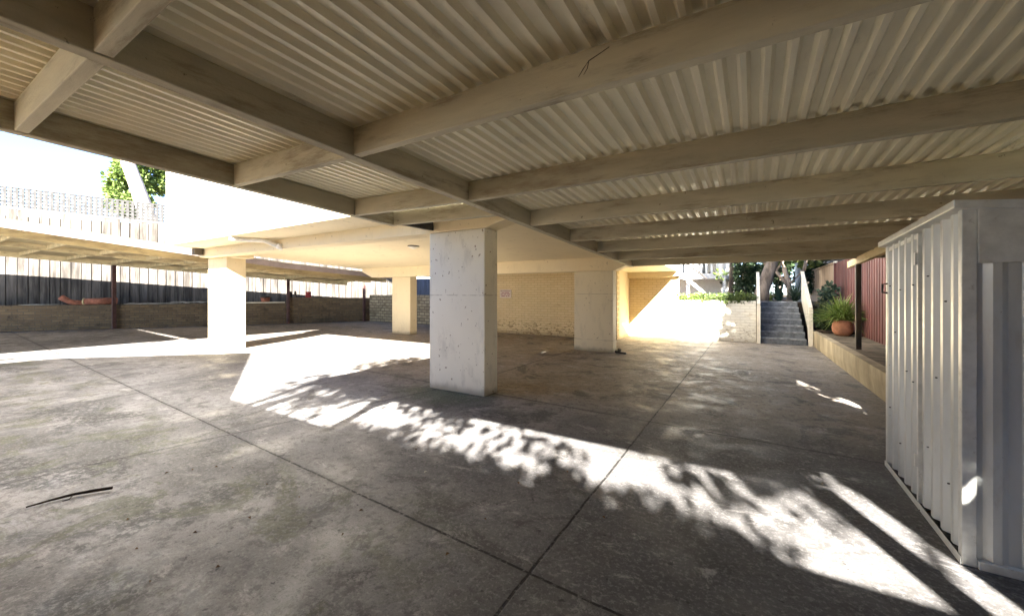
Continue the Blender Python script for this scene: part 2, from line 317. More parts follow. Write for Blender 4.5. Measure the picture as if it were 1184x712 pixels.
# ------------------------------------------------------------------ object helpers
def tag(o, label=None, cat=None, group=None, kind=None):
    if label: o['label'] = label
    if cat: o['category'] = cat
    if group: o['group'] = group
    if kind: o['kind'] = kind
    return o
def empty(name, loc, label, cat, group=None):
    o = bpy.data.objects.new(name, None); col.objects.link(o); o.location = loc; o.empty_display_size = 0.2
    return tag(o, label, cat, group)
class MB:
    def __init__(s): s.v = []; s.f = []
    def add(s, vs, fs):
        b = len(s.v); s.v += [tuple(v) for v in vs]; s.f += [tuple(b + i for i in f) for f in fs]; return s
    def box(s, x0, x1, y0, y1, z0, z1):
        return s.hexa([(x0,y0,z0),(x1,y0,z0),(x1,y1,z0),(x0,y1,z0),(x0,y0,z1),(x1,y0,z1),(x1,y1,z1),(x0,y1,z1)])
    def hexa(s, p):
        return s.add(p, [(0,3,2,1),(4,5,6,7),(0,1,5,4),(1,2,6,5),(2,3,7,6),(3,0,4,7)])
    def bar(s, a, b, w, h, up=(0, 0, 1)):
        a, b = Vector(a), Vector(b); d = (b - a).normalized(); u = Vector(up)
        sd = d.cross(u).normalized(); u = sd.cross(d).normalized()
        p = []
        for q in (a, b):
            for i, j in ((-1,-1),(1,-1),(1,1),(-1,1)): p.append(q + sd * (w/2*i) + u * (h/2*j))
        return s.add(p, [(3,2,1,0),(4,5,6,7),(0,1,5,4),(1,2,6,5),(2,3,7,6),(3,0,4,7)])
    def tube(s, pts, rad, n=10, cap=True):
        pts = [Vector(p) for p in pts]; rad = rad if isinstance(rad, (list, tuple)) else [rad] * len(pts)
        b = len(s.v); ref = Vector((0.31, 0.17, 0.93))
        for i, p in enumerate(pts):
            d = (pts[min(i+1, len(pts)-1)] - pts[max(i-1, 0)]).normalized()
            r = ref if abs(d.dot(ref)) < 0.9 else Vector((1, 0, 0))
            x = d.cross(r).normalized(); y = d.cross(x).normalized()
            for k in range(n):
                a = 2*math.pi*k/n; s.v.append(tuple(p + (x*math.cos(a) + y*math.sin(a))*rad[i]))
        for i in range(len(pts)-1):
            for k in range(n):
                k2 = (k+1) % n; s.f.append((b+i*n+k, b+i*n+k2, b+(i+1)*n+k2, b+(i+1)*n+k))
        if cap:
            s.f.append(tuple(b+k for k in range(n))[::-1]); s.f.append(tuple(b+(len(pts)-1)*n+k for k in range(n)))
        return s
    def lathe(s, prof, c, n=28):
        b = len(s.v)
        for r, z in prof:
            for k in range(n):
                a = 2*math.pi*k/n; s.v.append((c[0]+r*math.cos(a), c[1]+r*math.sin(a), c[2]+z))
        for i in range(len(prof)-1):
            for k in range(n):
                k2 = (k+1) % n; s.f.append((b+i*n+k, b+i*n+k2, b+(i+1)*n+k2, b+(i+1)*n+k))
        s.f.append(tuple(b+k for k in range(n))[::-1]); s.f.append(tuple(b+(len(prof)-1)*n+k for k in range(n)))
        return s
    def build(s, name, mat, parent=None, smooth=False, bevel=0.0, fix=True):
        org = Vector(parent.location) if parent else Vector((0, 0, 0))
        if parent and parent.parent: org += Vector(parent.parent.location)
        me = bpy.data.meshes.new(name); me.from_pydata([tuple(Vector(v) - org) for v in s.v], [], s.f); me.update()
        if fix:
            bm = bmesh.new(); bm.from_mesh(me); bmesh.ops.recalc_face_normals(bm, faces=bm.faces); bm.to_mesh(me); bm.free()
        me.materials.append(mat)
        o = bpy.data.objects.new(name, me); col.objects.link(o)
        if parent: o.parent = parent
        if smooth:
            for p in me.polygons: p.use_smooth = True
        if bevel:
            m = o.modifiers.new('bevel', 'BEVEL'); m.width = bevel; m.segments = 2; m.limit_method = 'ANGLE'; m.angle_limit = R(40)
        return o
def thing_mesh(mb, name, mat, loc, label, cat, group=None, **k):
    """one mesh that is a thing of its own, with its origin at its base"""
    mb.v = [tuple(Vector(v) - Vector(loc)) for v in mb.v]
    o = mb.build(name, mat, **k); o.location = loc
    return tag(o, label, cat, group)

def corrugated(mb, P, wdir, wlen, ndir, ldir, llen, pitch=0.1, depth=0.022, nl=1, prof=None, endfn=None, thick=0.0015):
    """ribbed sheet: starts at P, ribs side by side along wdir, run along ldir, stand out along ndir"""
    prof = prof or [(0.0, 0), (0.25, 0), (0.42, 1), (0.83, 1)]
    P = Vector(P); W = Vector(wdir); N = Vector(ndir); L = Vector(ldir)
    us = []
    k = 0
    while True:
        done = False
        for f, d in prof:
            u = (k + f) * pitch
            if u > wlen: done = True; break
            us.append((u, d*depth))
        if done: break
        k += 1
    us.append((wlen, us[-1][1]))
    b = len(mb.v); n = len(us)
    for j in range(nl+1):
        for u, d in us:
            l = llen * j / nl
            if endfn: l = endfn(u) * j / nl
            mb.v.append(tuple(P + W*u + N*d + L*l))
    for j in range(nl):
        for i in range(n-1):
            mb.f.append((b+j*n+i, b+j*n+i+1, b+(j+1)*n+i+1, b+(j+1)*n+i))
    return mb

def leaves(mb, clumps, n, size, flat=0.0, rnd=random):
    """leaf-sized faces through the volume of the given (centre, radii) clumps"""
    tot = sum(c[1][0]*c[1][1]*c[1][2] for c in clumps) or 1
    for c, r in clumps:
        k = max(3, int(n * r[0]*r[1]*r[2] / tot))
        for _ in range(k):
            while True:
                p = Vector((rnd.uniform(-1,1), rnd.uniform(-1,1), rnd.uniform(-1,1)))
                if p.length <= 1 and (p.length > 0.45 or rnd.random() < 0.35): break
            q = Vector((c[0]+p.x*r[0], c[1]+p.y*r[1], c[2]+p.z*r[2]))
            d = (p + Vector((rnd.uniform(-1,1), rnd.uniform(-1,1), rnd.uniform(-1,0.6)))*0.9).normalized()
            sdir = d.cross(Vector((rnd.uniform(-1,1), rnd.uniform(-1,1), rnd.uniform(-1,1)))).normalized()
            s = size * rnd.uniform(0.55, 1.35); w = s * rnd.uniform(0.26, 0.42)
            nrm = d.cross(sdir) * (0.12 * s)
            mb.add([q, q + d*s*0.5 + sdir*w + nrm, q + d*s, q + d*s*0.5 - sdir*w + nrm], [(0, 1, 2, 3)])
    return mb

def strap(mb, c, a, length, width, lift, droop, seg=6):
    """one arching strap leaf"""
    c = Vector(c); o = Vector((math.cos(a), math.sin(a), 0)); sd = Vector((-math.sin(a), math.cos(a), 0))
    b = len(mb.v)
    for i in range(seg+1):
        t = i/seg
        p = c + o*(length*t*math.cos(lift)*(0.65+0.35*t)) + Vector((0,0,1))*(length*(t*math.sin(lift) - droop*t*t*t))
        w = width*(1 - t**1.8)*(0.6+0.8*min(1, t*3))/1.4
        mb.v += [tuple(p + sd*w), tuple(p + Vector((0,0,-w*0.5))), tuple(p - sd*w)]
    for i in range(seg):
        for k in range(2): mb.f.append((b+i*3+k, b+i*3+k+1, b+(i+1)*3+k+1, b+(i+1)*3+k))
    return mb

# ================================================================== SETTING
b = MB(); b.add([(-300,-300,-0.06),(300,-300,-0.06),(300,300,-0.06),(-300,300,-0.06)], [(0,1,2,3)])
tag(b.build('ground', M['earth'], fix=False), kind='structure')
b = MB()
N = 24
xs = [-27 + 30.5*i/N for i in range(N+1)]; ys = [-9 + 24*i/N for i in range(N+1)]
for y in ys:
    for x in xs: b.v.append((x, y, 0.0))
for j in range(N):
    for i in range(N): b.f.append((j*(N+1)+i, j*(N+1)+i+1, (j+1)*(N+1)+i+1, (j+1)*(N+1)+i))
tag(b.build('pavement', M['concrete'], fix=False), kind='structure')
b = MB(); b.box(-4.4, 0.12, 13.0, 40, 0.02, 1.08); b.box(0.12, 1.34, 14.6, 40, 0.02, 1.08); b.box(1.34, 30, 13.4, 40, 0.02, 1.03)
tag(b.build('terrain', M['soil']), kind='structure')

# ================================================================== CARPORT (the roof overhead)
def zr(y): return 2.404 - 0.047*y                   # underside of rafters
XL, XG, XR = -4.02, -2.35, 2.15
RD = 0.19
def lift(x): return 0.035*(XG - x)/1.67 if x < XG else 0.0
carport = empty('carport', (-2.3, 4.2, 0), 'cream painted timber carport roof lined with ribbed metal sheets overhead', 'carport')
def beamY(x, y0, y1, w, name, mat, top=RD, bot=0.0):
    m = MB(); l = lift(x)
    ya = [y0 + (y1-y0)*i/10 for i in range(11)]
    for i in range(10):
        pass
    m.hexa([(x-w/2,y0,zr(y0)+l+bot),(x+w/2,y0,zr(y0)+l+bot),(x+w/2,y1,zr(y1)+l+bot),(x-w/2,y1,zr(y1)+l+bot),
            (x-w/2,y0,zr(y0)+l+top),(x+w/2,y0,zr(y0)+l+top),(x+w/2,y1,zr(y1)+l+top),(x-w/2,y1,zr(y1)+l+top)])
    return m.build(name, mat, carport, bevel=0.006)
beamY(XG, -0.78, 9.1, 0.085, 'girder', M['girder_paint'])
beamY(XL, -0.78, 3.62, 0.085, 'girder', M['girder_paint'])
RY = [-0.72, 0.51, 1.74, 3.0, 4.22, 5.44, 6.64, 7.84, 8.98]
for y in RY:
    m = MB(); z = zr(y); h = 0.03
    x0, x1 = XG + 0.050, XR
    sag = random.uniform(-0.006, 0.006)
    n = 6
    for i in range(n):
        xa, xb = x0 + (x1-x0)*i/n, x0 + (x1-x0)*(i+1)/n
        for _ in (0,):
            m.hexa([(xa,y-h,z+0.004),(xb,y-h,z+0.004),(xb,y+h,z+0.004),(xa,y+h,z+0.004),(xa,y-h,z+RD-0.003),(xb,y-h,z+RD-0.003),(xb,y+h,z+RD-0.003),(xa,y+h,z+RD-0.003)] ) if False else None
    m.hexa([(x0,y-h,z+0.004),(x1,y-h,z+0.004),(x1,y+h,z+0.004),(x0,y+h,z+0.004),(x0,y-h,z+RD-0.003),(x1,y-h,z+RD-0.003),(x1,y+h,z+RD-0.003),(x0,y+h,z+RD-0.003)])
    rf = m.build('rafter', M['rafter_paint'], carport, bevel=0.005)
    if y == 1.74:
        cr = MB().tube([(-.54,1.7095,2.485),(-.58,1.7095,2.470),(-.635,1.7095,2.452),(-.660,1.7095,2.425),(-.685,1.7095,2.392)], [.0015,.0018,.0025,.002,.0008], 6)
        cr.tube([(-.635,1.7095,2.452),(-.642,1.7095,2.42),(-.66,1.7095,2.395)], [.0018,.0018,.0008], 6)
        cr.build('crack', M['dark_metal'], rf)
for y in RY[:4]:
    m = MB(); z = zr(y); h = 0.03; xa, xb = XL + 0.050, XG - 0.050; la, lb = lift(xa), lift(xb)
    m.hexa([(xa,y-h,z+la+0.004),(xb,y-h,z+lb+0.004),(xb,y+h,z+lb+0.004),(xa,y+h,z+la+0.004),
            (xa,y-h,z+la+RD-0.003),(xb,y-h,z+lb+RD-0.003),(xb,y+h,z+lb+RD-0.003),(xa,y+h,z+la+RD-0.003)])
    m.build('rafter', M['rafter_paint'], carport, bevel=0.005)
# ledger against the building
m = MB(); y0, y1 = 3.555, 3.615; xa, xb = XL + 0.0445, XG - 0.0445
m.hexa([(xa,y0,zr(y0)+lift(xa)),(xb,y0,zr(y0)),(xb,y1,zr(y0)),(xa,y1,zr(y0)+lift(xa)),(xa,y0,zr(y0)+lift(xa)+.185),(xb,y0,zr(y0)+.185),(xb,y1,zr(y0)+.185),(xa,y1,zr(y0)+lift(xa)+.185)])
m.build('ledger', M['rafter_paint'], carport, bevel=0.005)
m = MB(); xa, xb = XL - .05, XG + .03
m.hexa([(xa,3.50,zr(3.5)+lift(xa)+.222),(xb,3.50,zr(3.5)+.222),(xb,3.642,zr(3.5)+.19),(xa,3.642,zr(3.5)+lift(xa)+.19),(xa,3.50,zr(3.5)+lift(xa)+.226),(xb,3.50,zr(3.5)+.226),(xb,3.642,2.74),(xa,3.642,2.74)])
m.build('flashing', M['zinc_trim'], carport)
# ribbed sheets lie on the rafters; several lapped lengths per bay
SL = Vector((0, 1, -0.047)).normalized(); UP = Vector((0, 0, 1))
def sheet(xa, xb, y0, y1, dz=0.0):
    m = MB(); W = Vector((1, 0, (lift(xb)-lift(xa))/(xb-xa))); W.normalize()
    ln = (y1-y0)*math.sqrt(1+0.047**2)
    corrugated(m, (xa, y0, zr(y0)+lift(xa)+RD+dz), W, (xb-xa)/W.x, UP, SL, ln, 0.1, 0.031, 4)
    o = m.build('roof_sheet', M['roof_sheet'], carport, fix=False)
    sm = o.modifiers.new('thick', 'SOLIDIFY'); sm.thickness = 0.0012; sm.offset = 0
sheet(XL-0.02, XG-0.01, -0.86, 3.52)
for i in range(5):
    xa = XG - 0.10 + 0.9*i
    sheet(xa, xa + 0.9 + (0.082 if i < 4 else 0.31), -0.86, 9.03, 0.002*(i % 2))
# right-hand plate and posts
m = MB(); y0, y1 = 5.1, 9.55
x = 1.72
m.hexa([(x-.035,y0,1.995+(y1-y0)*.022),(x+.035,y0,1.995+(y1-y0)*.022),(x+.035,y1,1.985),(x-.035,y1,1.985),(x-.035,y0,2.09+(y1-y0)*.022),(x+.035,y0,2.09+(y1-y0)*.022),(x+.035,y1,2.075),(x-.035,y1,2.075)])
pl = MB()
for (px_, py_, zb, zt, wd) in ((1.58, 9.03, 0.405, 1.90, 0.075),):
    p = MB().box(px_-wd/2, px_+wd/2, py_-wd/2, py_+wd/2, zb, zt); p.build('post', M['post_paint'], carport, bevel=0.004)
for (px_, py_) in ((2.18, -0.74), (-2.35, -0.74), (XL, -0.74)):
    hw = .065 if px_ > 0 else .045; p = MB().box(px_-hw, px_+hw, py_-.045, py_+.045, 0.0, zr(py_)+0.0); p.build('post', M['post_paint'], carport, bevel=0.004)
p = MB(); p.hexa([(1.545,5.0,2.03),(1.615,5.0,2.03),(1.615,9.75,1.865),(1.545,9.75,1.865),(1.545,5.0,2.16),(1.615,5.0,2.16),(1.615,9.75,1.985),(1.545,9.75,1.985)])
p.build('edge_plate', M['raw_timber'], carport, bevel=0.004)

# ================================================================== APARTMENT BUILDING on pillars
def zs(y, base=2.50): return base - 0.052*(y - 3.65)
bld = empty('apartment_building', (-7, 8, 0), 'cream apartment building raised on square pillars above the parking floor', 'building')
BL, BR, BF, BB = -11.75, -2.30, 3.65, 12.3
m = MB(); m.hexa([(BL,BF,zs(BF)),(-2.42,BF,zs(BF)),(-1.9,12.9,zs(12.9)),(BL,12.9,zs(12.9)),(BL,BF,2.75),(-2.42,BF,2.75),(-1.9,12.9,2.55),(BL,12.9,2.55)])
m.build('soffit_slab', M['soffit'], bld, bevel=0.008)
m = MB(); m.box(BL+.002, -2.6, BF+.002, 12.6, 2.752, 8.4); m.build('upper_wall', M['facade'], bld)
m = MB(); m.box(BL-.3, -2.2, BF-.35, 13.0, 8.403, 8.6); m.build('roof', M['zinc_trim'], bld)
for xw in (-10.2, -7.4, -4.6):
    f = MB().box(xw-.7, xw+.7, BF-.03, BF+.0, 4.6, 6.0).build('window', M['white_paint'], bld)
    MB().box(xw-.63, xw+.63, BF-.036, BF-.031, 4.67, 5.93).build('pane', M['glass'], f)
def xbeam(y0, y1, xa, xb, zt, zb, tl, tr, ht):
    """downstand beam along X whose ends taper up; tl/tr = taper lengths, ht = height of taper"""
    prof = [(xa,zt),(xa,zb+ht),(xa+tl,zb),(xb-tr,zb),(xb,zb+ht),(xb,zt)]
    m = MB(); n = len(prof)
    m.add([(x,y0,z) for x,z in prof]+[(x,y1,z) for x,z in prof], [tuple(range(n)), tuple(range(2*n-1,n-1,-1))]+[(i,(i+1)%n,n+(i+1)%n,n+i) for i in range(n)])
    return m
xbeam(4.30, 4.62, -12.05, -2.50, zs(4.3)+.02, 2.265, 0.35, 0.56, 0.135).build('beam', M['cream'], bld, bevel=0.012)
xbeam(8.98, 9.30, -11.6, -2.28, zs(9.0)+.02, 1.905, 0.5, 0.44, 0.20).build('beam', M['cream'], bld, bevel=0.012)
xbeam(12.66, 12.858, -3.9, -1.86, zs(12.4)+.02, 1.855, 0.01, 0.5, 0.05).build('beam', M['cream'], bld, bevel=0.01)
def pillar(x0, x1, y0, y1, zt, mat):
    return MB().box(x0, x1, y0, y1, 0, zt).build('pillar', mat, bld, bevel=0.012)
pillar(-4.05, -3.06, 4.303, 4.617, 2.263, M['pillar'])
pillar(-11.92, -10.92, 4.55, 4.98, 2.263, M['cream'])
pillar(-10.52, -9.66, 9.35, 9.66, 1.95, M['cream'])
pillar(-3.71, -2.76, 8.983, 9.28, 1.903, M['pillar_cream'])
MB().box(-10.9, -9.4, 9.302, 9.70, 1.94, zs(9.5)+.02).build('beam', M['cream'], bld, bevel=0.01)
MB().box(-12.05, -10.6, 4.622, 5.02, 2.24, zs(4.8)+.02).build('beam', M['cream'], bld, bevel=0.01)
MB().box(-8.6, -3.4, 11.5, 11.73, 0, zs(11.6)+.02).build('brick_wall', M['yellow_brick'], bld, bevel=0.006)
MB().box(-3.6, -1.92, 12.862, 13.06, 0, zs(12.7)+.02).build('brick_wall', M['yellow_brick'], bld, bevel=0.006)
MB().box(-3.62, -3.4, 11.732, 12.86, 0, zs(12.2)+.02).build('brick_wall', M['cream'], bld)

# ------------------------------------------------------------------ things fixed to the building
sgn = empty('parking_sign', (-7.28, 11.47, 1.22), 'small faded white sign with maroon lettering on the yellow brick wall', 'sign')
MB().box(-7.51, -7.05, 11.475, 11.496, 1.21, 1.50).build('sign_board', M['sign_white'], sgn, bevel=0.004)
def textobj(body, size, loc, mat, parent, name):
    cu = bpy.data.curves.new(name, 'FONT'); cu.body = body; cu.size = size; cu.align_x = 'CENTER'; cu.extrude = 0.001
    t = bpy.data.objects.new(name, cu); col.objects.link(t)
    dg = bpy.context.evaluated_depsgraph_get(); me = bpy.data.meshes.new_from_object(t.evaluated_get(dg))
    bpy.data.objects.remove(t)
    o = bpy.data.objects.new(name, me); me.materials.append(mat); col.objects.link(o)
    o.parent = parent; o.location = Vector(loc) - Vector(parent.location); o.rotation_euler = (R(90), 0, 0)
    return o
textobj('NO', 0.068, (-7.44, 11.473, 1.432), M['sign_ink'], sgn, 'lettering'); textobj('PARKING', 0.068, (-7.22, 11.473, 1.432), M['sign_ink'], sgn, 'lettering')
for zz, segs in ((1.375, ((-.15,-.05),(-.03,.15))), (1.315, ((-.19,-.10),(-.07,.04),(.07,.19))), (1.255, ((-.16,-.02),(.02,.08),(.11,.17)))):
    for a, c in segs:
        m = MB(); x = a
        while x < c:
            m.box(-7.28+x, -7.28+min(c, x+.034), 11.4715, 11.4745, zz, zz+.032); x += .032
        m.build('small_print', M['sign_ink_pale'], sgn)

m = MB(); m.tube([(-8.75,3.72,2.485),(-8.70,3.85,2.46),(-8.34,4.14,2.44),(-8.02,4.30,2.30)], 0.05, 12)
pp = empty('drain_pipe', (-8.4, 4.0, 2.30), 'bent white plastic pipe under the sunlit soffit above the second pillar', 'pipe')
m.build('pipe', M['plastic_white'], pp, smooth=True)
MB().tube([(-8.76,3.70,2.487),(-8.70,3.84,2.462)], 0.062, 12).build('pipe_socket', M['plastic_white'], pp, smooth=True)
MB().tube([(-8.07,4.27,2.325),(-8.0,4.31,2.29)], 0.062, 12).build('pipe_socket', M['plastic_white'], pp, smooth=True)
m = MB().lathe([(0.001,-.075),(0.06,-.055),(0.10,-.035),(0.115,-.012)], (-6.1, 6.0, zs(6.0)+.005))
cl = empty('ceiling_light', (-6.1, 6.0, zs(6)), 'small round ceiling light on the cream soffit left of the near pillar', 'ceiling light')
m.build('diffuser', M['plastic_white'], cl, smooth=True)
MB().lathe([(0.122,-.012),(0.122,0.012),(0.1,0.012)], (-6.1, 6.0, zs(6.0)-.0)).build('base_ring', M['dark_metal'], cl, smooth=True)
bx = MB(); bx.hexa([(-4.16,3.70,2.33),(-3.96,3.70,2.295),(-3.96,4.29,2.295),(-4.16,4.29,2.33),(-4.16,3.70,2.485),(-3.96,3.70,2.485),(-3.96,4.29,2.465),(-4.16,4.29,2.465)])  # solid dark block in place of the shaded gap under the ledger
thing_mesh(bx, 'dark_gap_block', M['dark_metal'], (-4.06, 4.0, 2.30), 'dark block painted as the shaded gap between carport ledger and soffit by the near pillar', 'box', bevel=0.006)
bx = MB().box(-11.62, -11.46, 4.10, 4.29, 2.31, 2.465)
thing_mesh(bx, 'junction_box', M['post_paint'], (-11.54, 4.2, 2.31), 'small brown junction box below the white facade at the far end of its beam', 'box', bevel=0.006)
m = MB().tube([(-2.70,9.02,.03),(-2.62,9.0,.05),(-2.60,8.98,.10)], [.035,.04,.045], 10); m.tube([(-2.62,9.0,.02),(-2.45,8.95,.02)], .022, 8)
thing_mesh(m, 'drain_fitting', M['dark_metal'], (-2.62, 9.0, 0), 'dark pipe fitting on the floor at the foot of the rear pillar', 'pipe fitting', smooth=True)

# ================================================================== GARDEN SHED
sh = empty('garden_shed', (1.0, 3.6, 0), 'ribbed zinc garden shed with closed door standing under the carport', 'shed')
SXF, Y0, Y1 = 0.955, 2.96, 4.28
def ztop(y): return 1.80 + (4.28 - y)*0.045
yd = 3.585                                                   # door edge
ribs = [(0.0,0),(0.34,0),(0.56,1),(0.80,1)]
m = MB(); corrugated(m, (SXF, yd+.012, 0.05), (0,1,0), Y1-yd-.036, (-1,0,0), (0,0,1), 1, 0.140, 0.032, 2, ribs, endfn=lambda u: ztop(yd+u)-.085)
door = m.build('door', M['zinc'], sh, fix=False)
m = MB(); corrugated(m, (SXF+.004, Y0+.02, 0.045), (0,1,0), yd-Y0-.03, (-1,0,0), (0,0,1), 1, 0.140, 0.032, 2, ribs, endfn=lambda u: ztop(Y0+u)-.08)
m.build('wall_panel', M['zinc'], sh, fix=False)
m = MB(); corrugated(m, (SXF, Y0, 0.04), (1,0,0), 0.86, (0,-1,0), (0,0,1), 1.56, 0.132, 0.02, 2, ribs); m.build('wall_panel', M['zinc'], sh, fix=False)
m = MB(); corrugated(m, (SXF, Y1, 0.04), (1,0,0), 0.86, (0,1,0), (0,0,1), 1.70, 0.132, 0.02, 2, ribs); m.build('wall_panel', M['zinc'], sh, fix=False)
m = MB(); corrugated(m, (SXF+.86, Y0, 0.04), (0,1,0), Y1-Y0, (1,0,0), (0,0,1), 1.60, 0.132, 0.02, 2, ribs); m.build('wall_panel', M['zinc'], sh, fix=False)
for y in (Y1-.004, Y0+.002): MB().box(SXF-.034, SXF+.02, y-.022, y+.022, 0.0, ztop(y)-.03).build('corner_post', M['zinc_trim'], sh, bevel=0.003)
MB().box(SXF-.034, SXF-.001, yd-.016, yd+.010, 0.03, ztop(yd)-.045).build('door_stile', M['zinc_trim'], door, bevel=0.002)
m = MB(); m.hexa([(SXF-.028,yd+.012,ztop(yd)-.075),(SXF+.01,yd+.012,ztop(yd)-.075),(SXF+.01,Y1-.03,ztop(Y1)-.075),(SXF-.028,Y1-.03,ztop(Y1)-.075),(SXF-.028,yd+.012,ztop(yd)-.045),(SXF+.01,yd+.012,ztop(yd)-.045),(SXF+.01,Y1-.03,ztop(Y1)-.045),(SXF-.028,Y1-.03,ztop(Y1)-.045)])
m.build('door_rail', M['zinc_trim'], door, bevel=0.002)
for zz in (1.62, 0.30):
    MB().box(SXF-.048, SXF-.0345, yd-.012, yd+.012, zz-.04, zz+.04).build('hinge', M['zinc_trim'], door, bevel=0.002)
m = MB().tube([(SXF-.03,Y1-.02,1.47),(SXF-.06,Y1-.015,1.465),(SXF-.06,Y1-.012,1.40),(SXF-.03,Y1-.02,1.395)], .008, 8)
m.build('handle', M['dark_metal'], door, smooth=True)
MB().box(SXF+.022, SXF+.86, Y0-.036, Y0-.002, 0.0, 0.042).build('base_rail', M['zinc_trim'], sh, bevel=0.003)
MB().box(SXF-.040, SXF-.0355, Y0-.022, Y1+.022, 0.0, 0.042).build('base_rail', M['zinc_trim'], sh, bevel=0.003)
m = MB().hexa([(SXF+.022,Y0-.036,1.55),(SXF+.86,Y0-.036,1.55),(SXF+.86,Y0+.004,1.55),(SXF+.022,Y0+.004,1.55),(SXF+.022,Y0-.036,ztop(Y0)-.036),(SXF+.86,Y0-.036,ztop(Y0)-.125),(SXF+.86,Y0+.004,ztop(Y0)-.125),(SXF+.022,Y0+.004,ztop(Y0)-.036)])
m.build('gable_strip', M['zinc_trim'], sh)
m = MB(); xa, xb = SXF-.075, SXF+.92; ya, yb = Y0-.06, Y1+.05
za, zb = ztop(ya), ztop(yb)
m.hexa([(xa,ya,za-.03),(xb,ya,za-.13),(xb,yb,zb-.13),(xa,yb,zb-.03),(xa,ya,za+.012),(xb,ya,za-.09),(xb,yb,zb-.09),(xa,yb,zb+.012)])
m.build('roof', M['zinc_trim'], sh, bevel=0.004)
scr = [(SXF-.034, y, z) for y, z in ((4.18,1.45),(3.93,1.42),(3.66,1.45),(4.05,1.1),(3.79,.85),(3.66,.8),(4.18,.5),(3.93,.3),(3.4,1.5),(3.14,1.35),(3.27,.9),(3.4,.45),(3.1,.35))]
for s_ in scr: MB().lathe([(.002,-.004),(.006,-.003),(.006,.003),(.002,.004)], s_, 8).build('screw', M['dark_metal'], sh, smooth=True)

# ================================================================== PLANTER, FENCES, STEPS on the right
m = MB()
yy = [3.2,4.4,5.6,6.7,7.8,8.9,10.0,11.1,12.2,13.35]
m.hexa([(1.50,3.2,0),(1.60,3.2,0),(1.44,13.35,0),(1.34,13.35,0),(1.44,3.2,.40),(1.60,3.2,.40),(1.44,13.35,.40),(1.33,13.35,.40)])
pw = empty('planter_wall', (1.45, 8, 0), 'low stained concrete planter wall along the right edge of the floor', 'planter wall')
m.build('wall', M['planter'], pw, bevel=0.008)
m = MB().hexa([(1.605,3.2,0),(2.3,3.2,0),(2.3,13.35,0),(1.445,13.35,0),(1.605,3.2,.385),(2.3,3.2,.385),(2.3,13.35,.385),(1.445,13.35,.385)])
m.build('top_slab', M['ledge'], pw)
MB().box(1.42, 2.18, 12.35, 13.3, .387, .44).build('soil', M['soil'], pw)
def fence_run(name, ya, yb, zt, zb, mat, label, pitch, depth, cat='fence', prof=None, x=2.2, ribdir=-1):
    f = empty(name, (x, (ya+yb)/2, zb), label, cat)
    m = MB(); corrugated(m, (x, ya, zb), (0,1,0), yb-ya, (ribdir,0,0), (0,0,1), zt-zb, pitch, depth, 1, prof)
    o = m.build('panel', mat, f, fix=False)
    sm = o.modifiers.new('thick', 'SOLIDIFY'); sm.thickness = 0.004; sm.offset = 0
    for z in (zb+.25, zt-.25): MB().box(x+.03, x+.075, ya, yb, z, z+.07).build('rail', mat, f)
    return f
f = fence_run('red_fence', 3.9, 15.4, 2.30, 0.30, M['red_fence'], 'oxide red ribbed fence behind the potted plant and shed', 0.20, 0.03, prof=[(0,0),(.36,0),(.46,1),(.9,1)])
MB().box(2.12, 2.21, 15.36, 15.44, .3, 2.30).build('end_post', M['red_fence'], f, bevel=.005)
f = fence_run('brown_fence', 15.5, 27, 2.30, 1.0, M['brown_fence'], 'pale brown boarded fence beyond the red one behind the garden', 0.15, 0.012, prof=[(0,0),(.06,0),(.08,1),(.98,1)])
MB().box(2.13, 2.22, 15.46, 15.54, 1.0, 2.36).build('end_post', M['white_board'], f, bevel=.005)
MB().box(2.15, 2.25, 15.55, 27, 2.302, 2.34).build('capping', M['brown_fence'], f)

stp = empty('garden_steps', (0.7, 13.6, 0), 'blue grey concrete steps rising from the floor to the garden', 'steps')
NS = 7; rise = 1.12/NS; tread = 0.27
for i in range(NS):
    y = 12.85 + tread*i
    MB().box(0.18+.004*i, 1.22-.012*i, y, y + tread + (0.35 if i == NS-1 else 0.02), 0 if i == 0 else rise*i - .02, rise*(i+1)).build('step', M['step'], stp, bevel=0.012)
    MB().box(0.185, 1.215-.012*i, y-.018, y+.045, rise*(i+1)-.030, rise*(i+1)+.006).build('nosing', M['step_edge'], stp, bevel=.004)
def balustrade(x, label, w=0.05, ztop0=.97, ztop1=1.99, zbot=.0):
    m = MB()
    prof = [(12.80,.02),(12.80,ztop0),(14.75,ztop1),(14.80,1.15),(13.2,.42),(13.05,.08)]
    n = len(prof)
    m.add([(x-w/2,y,z) for y,z in prof]+[(x+w/2,y,z) for y,z in prof], [tuple(range(n)), tuple(range(2*n-1,n-1,-1))]+[(i,(i+1)%n,n+(i+1)%n,n+i) for i in range(n)])
    e = empty('balustrade', (x, 13.6, 0), label, 'balustrade', 'boards either side of the garden steps')
    m.build('board', M['white_board'], e, bevel=0.006)
    m = MB().bar((x, 12.76, ztop0+.02), (x, 14.78, ztop1+.03), w+.035, .04); m.build('handrail', M['white_board'], e, bevel=0.005)
    MB().box(x-.045, x+.045, 12.70, 12.79, 0, ztop0+.0).build('newel_post', M['white_board'], e, bevel=0.006)
    return e
balustrade(0.145, 'narrow cream board left of the garden steps beside the white brick wall', 0.045, 1.05, 2.0)
balustrade(1.29, 'sloping cream board right of the garden steps beside the planter', 0.05)

m = MB().box(-1.915, 0.085, 12.86, 13.06, 0, 1.16)
rw = empty('retaining_wall', (-0.9, 12.95, 0), 'white painted brick retaining wall left of the garden steps', 'wall')
m.build('wall', M['white_brick'], rw, bevel=0.008)

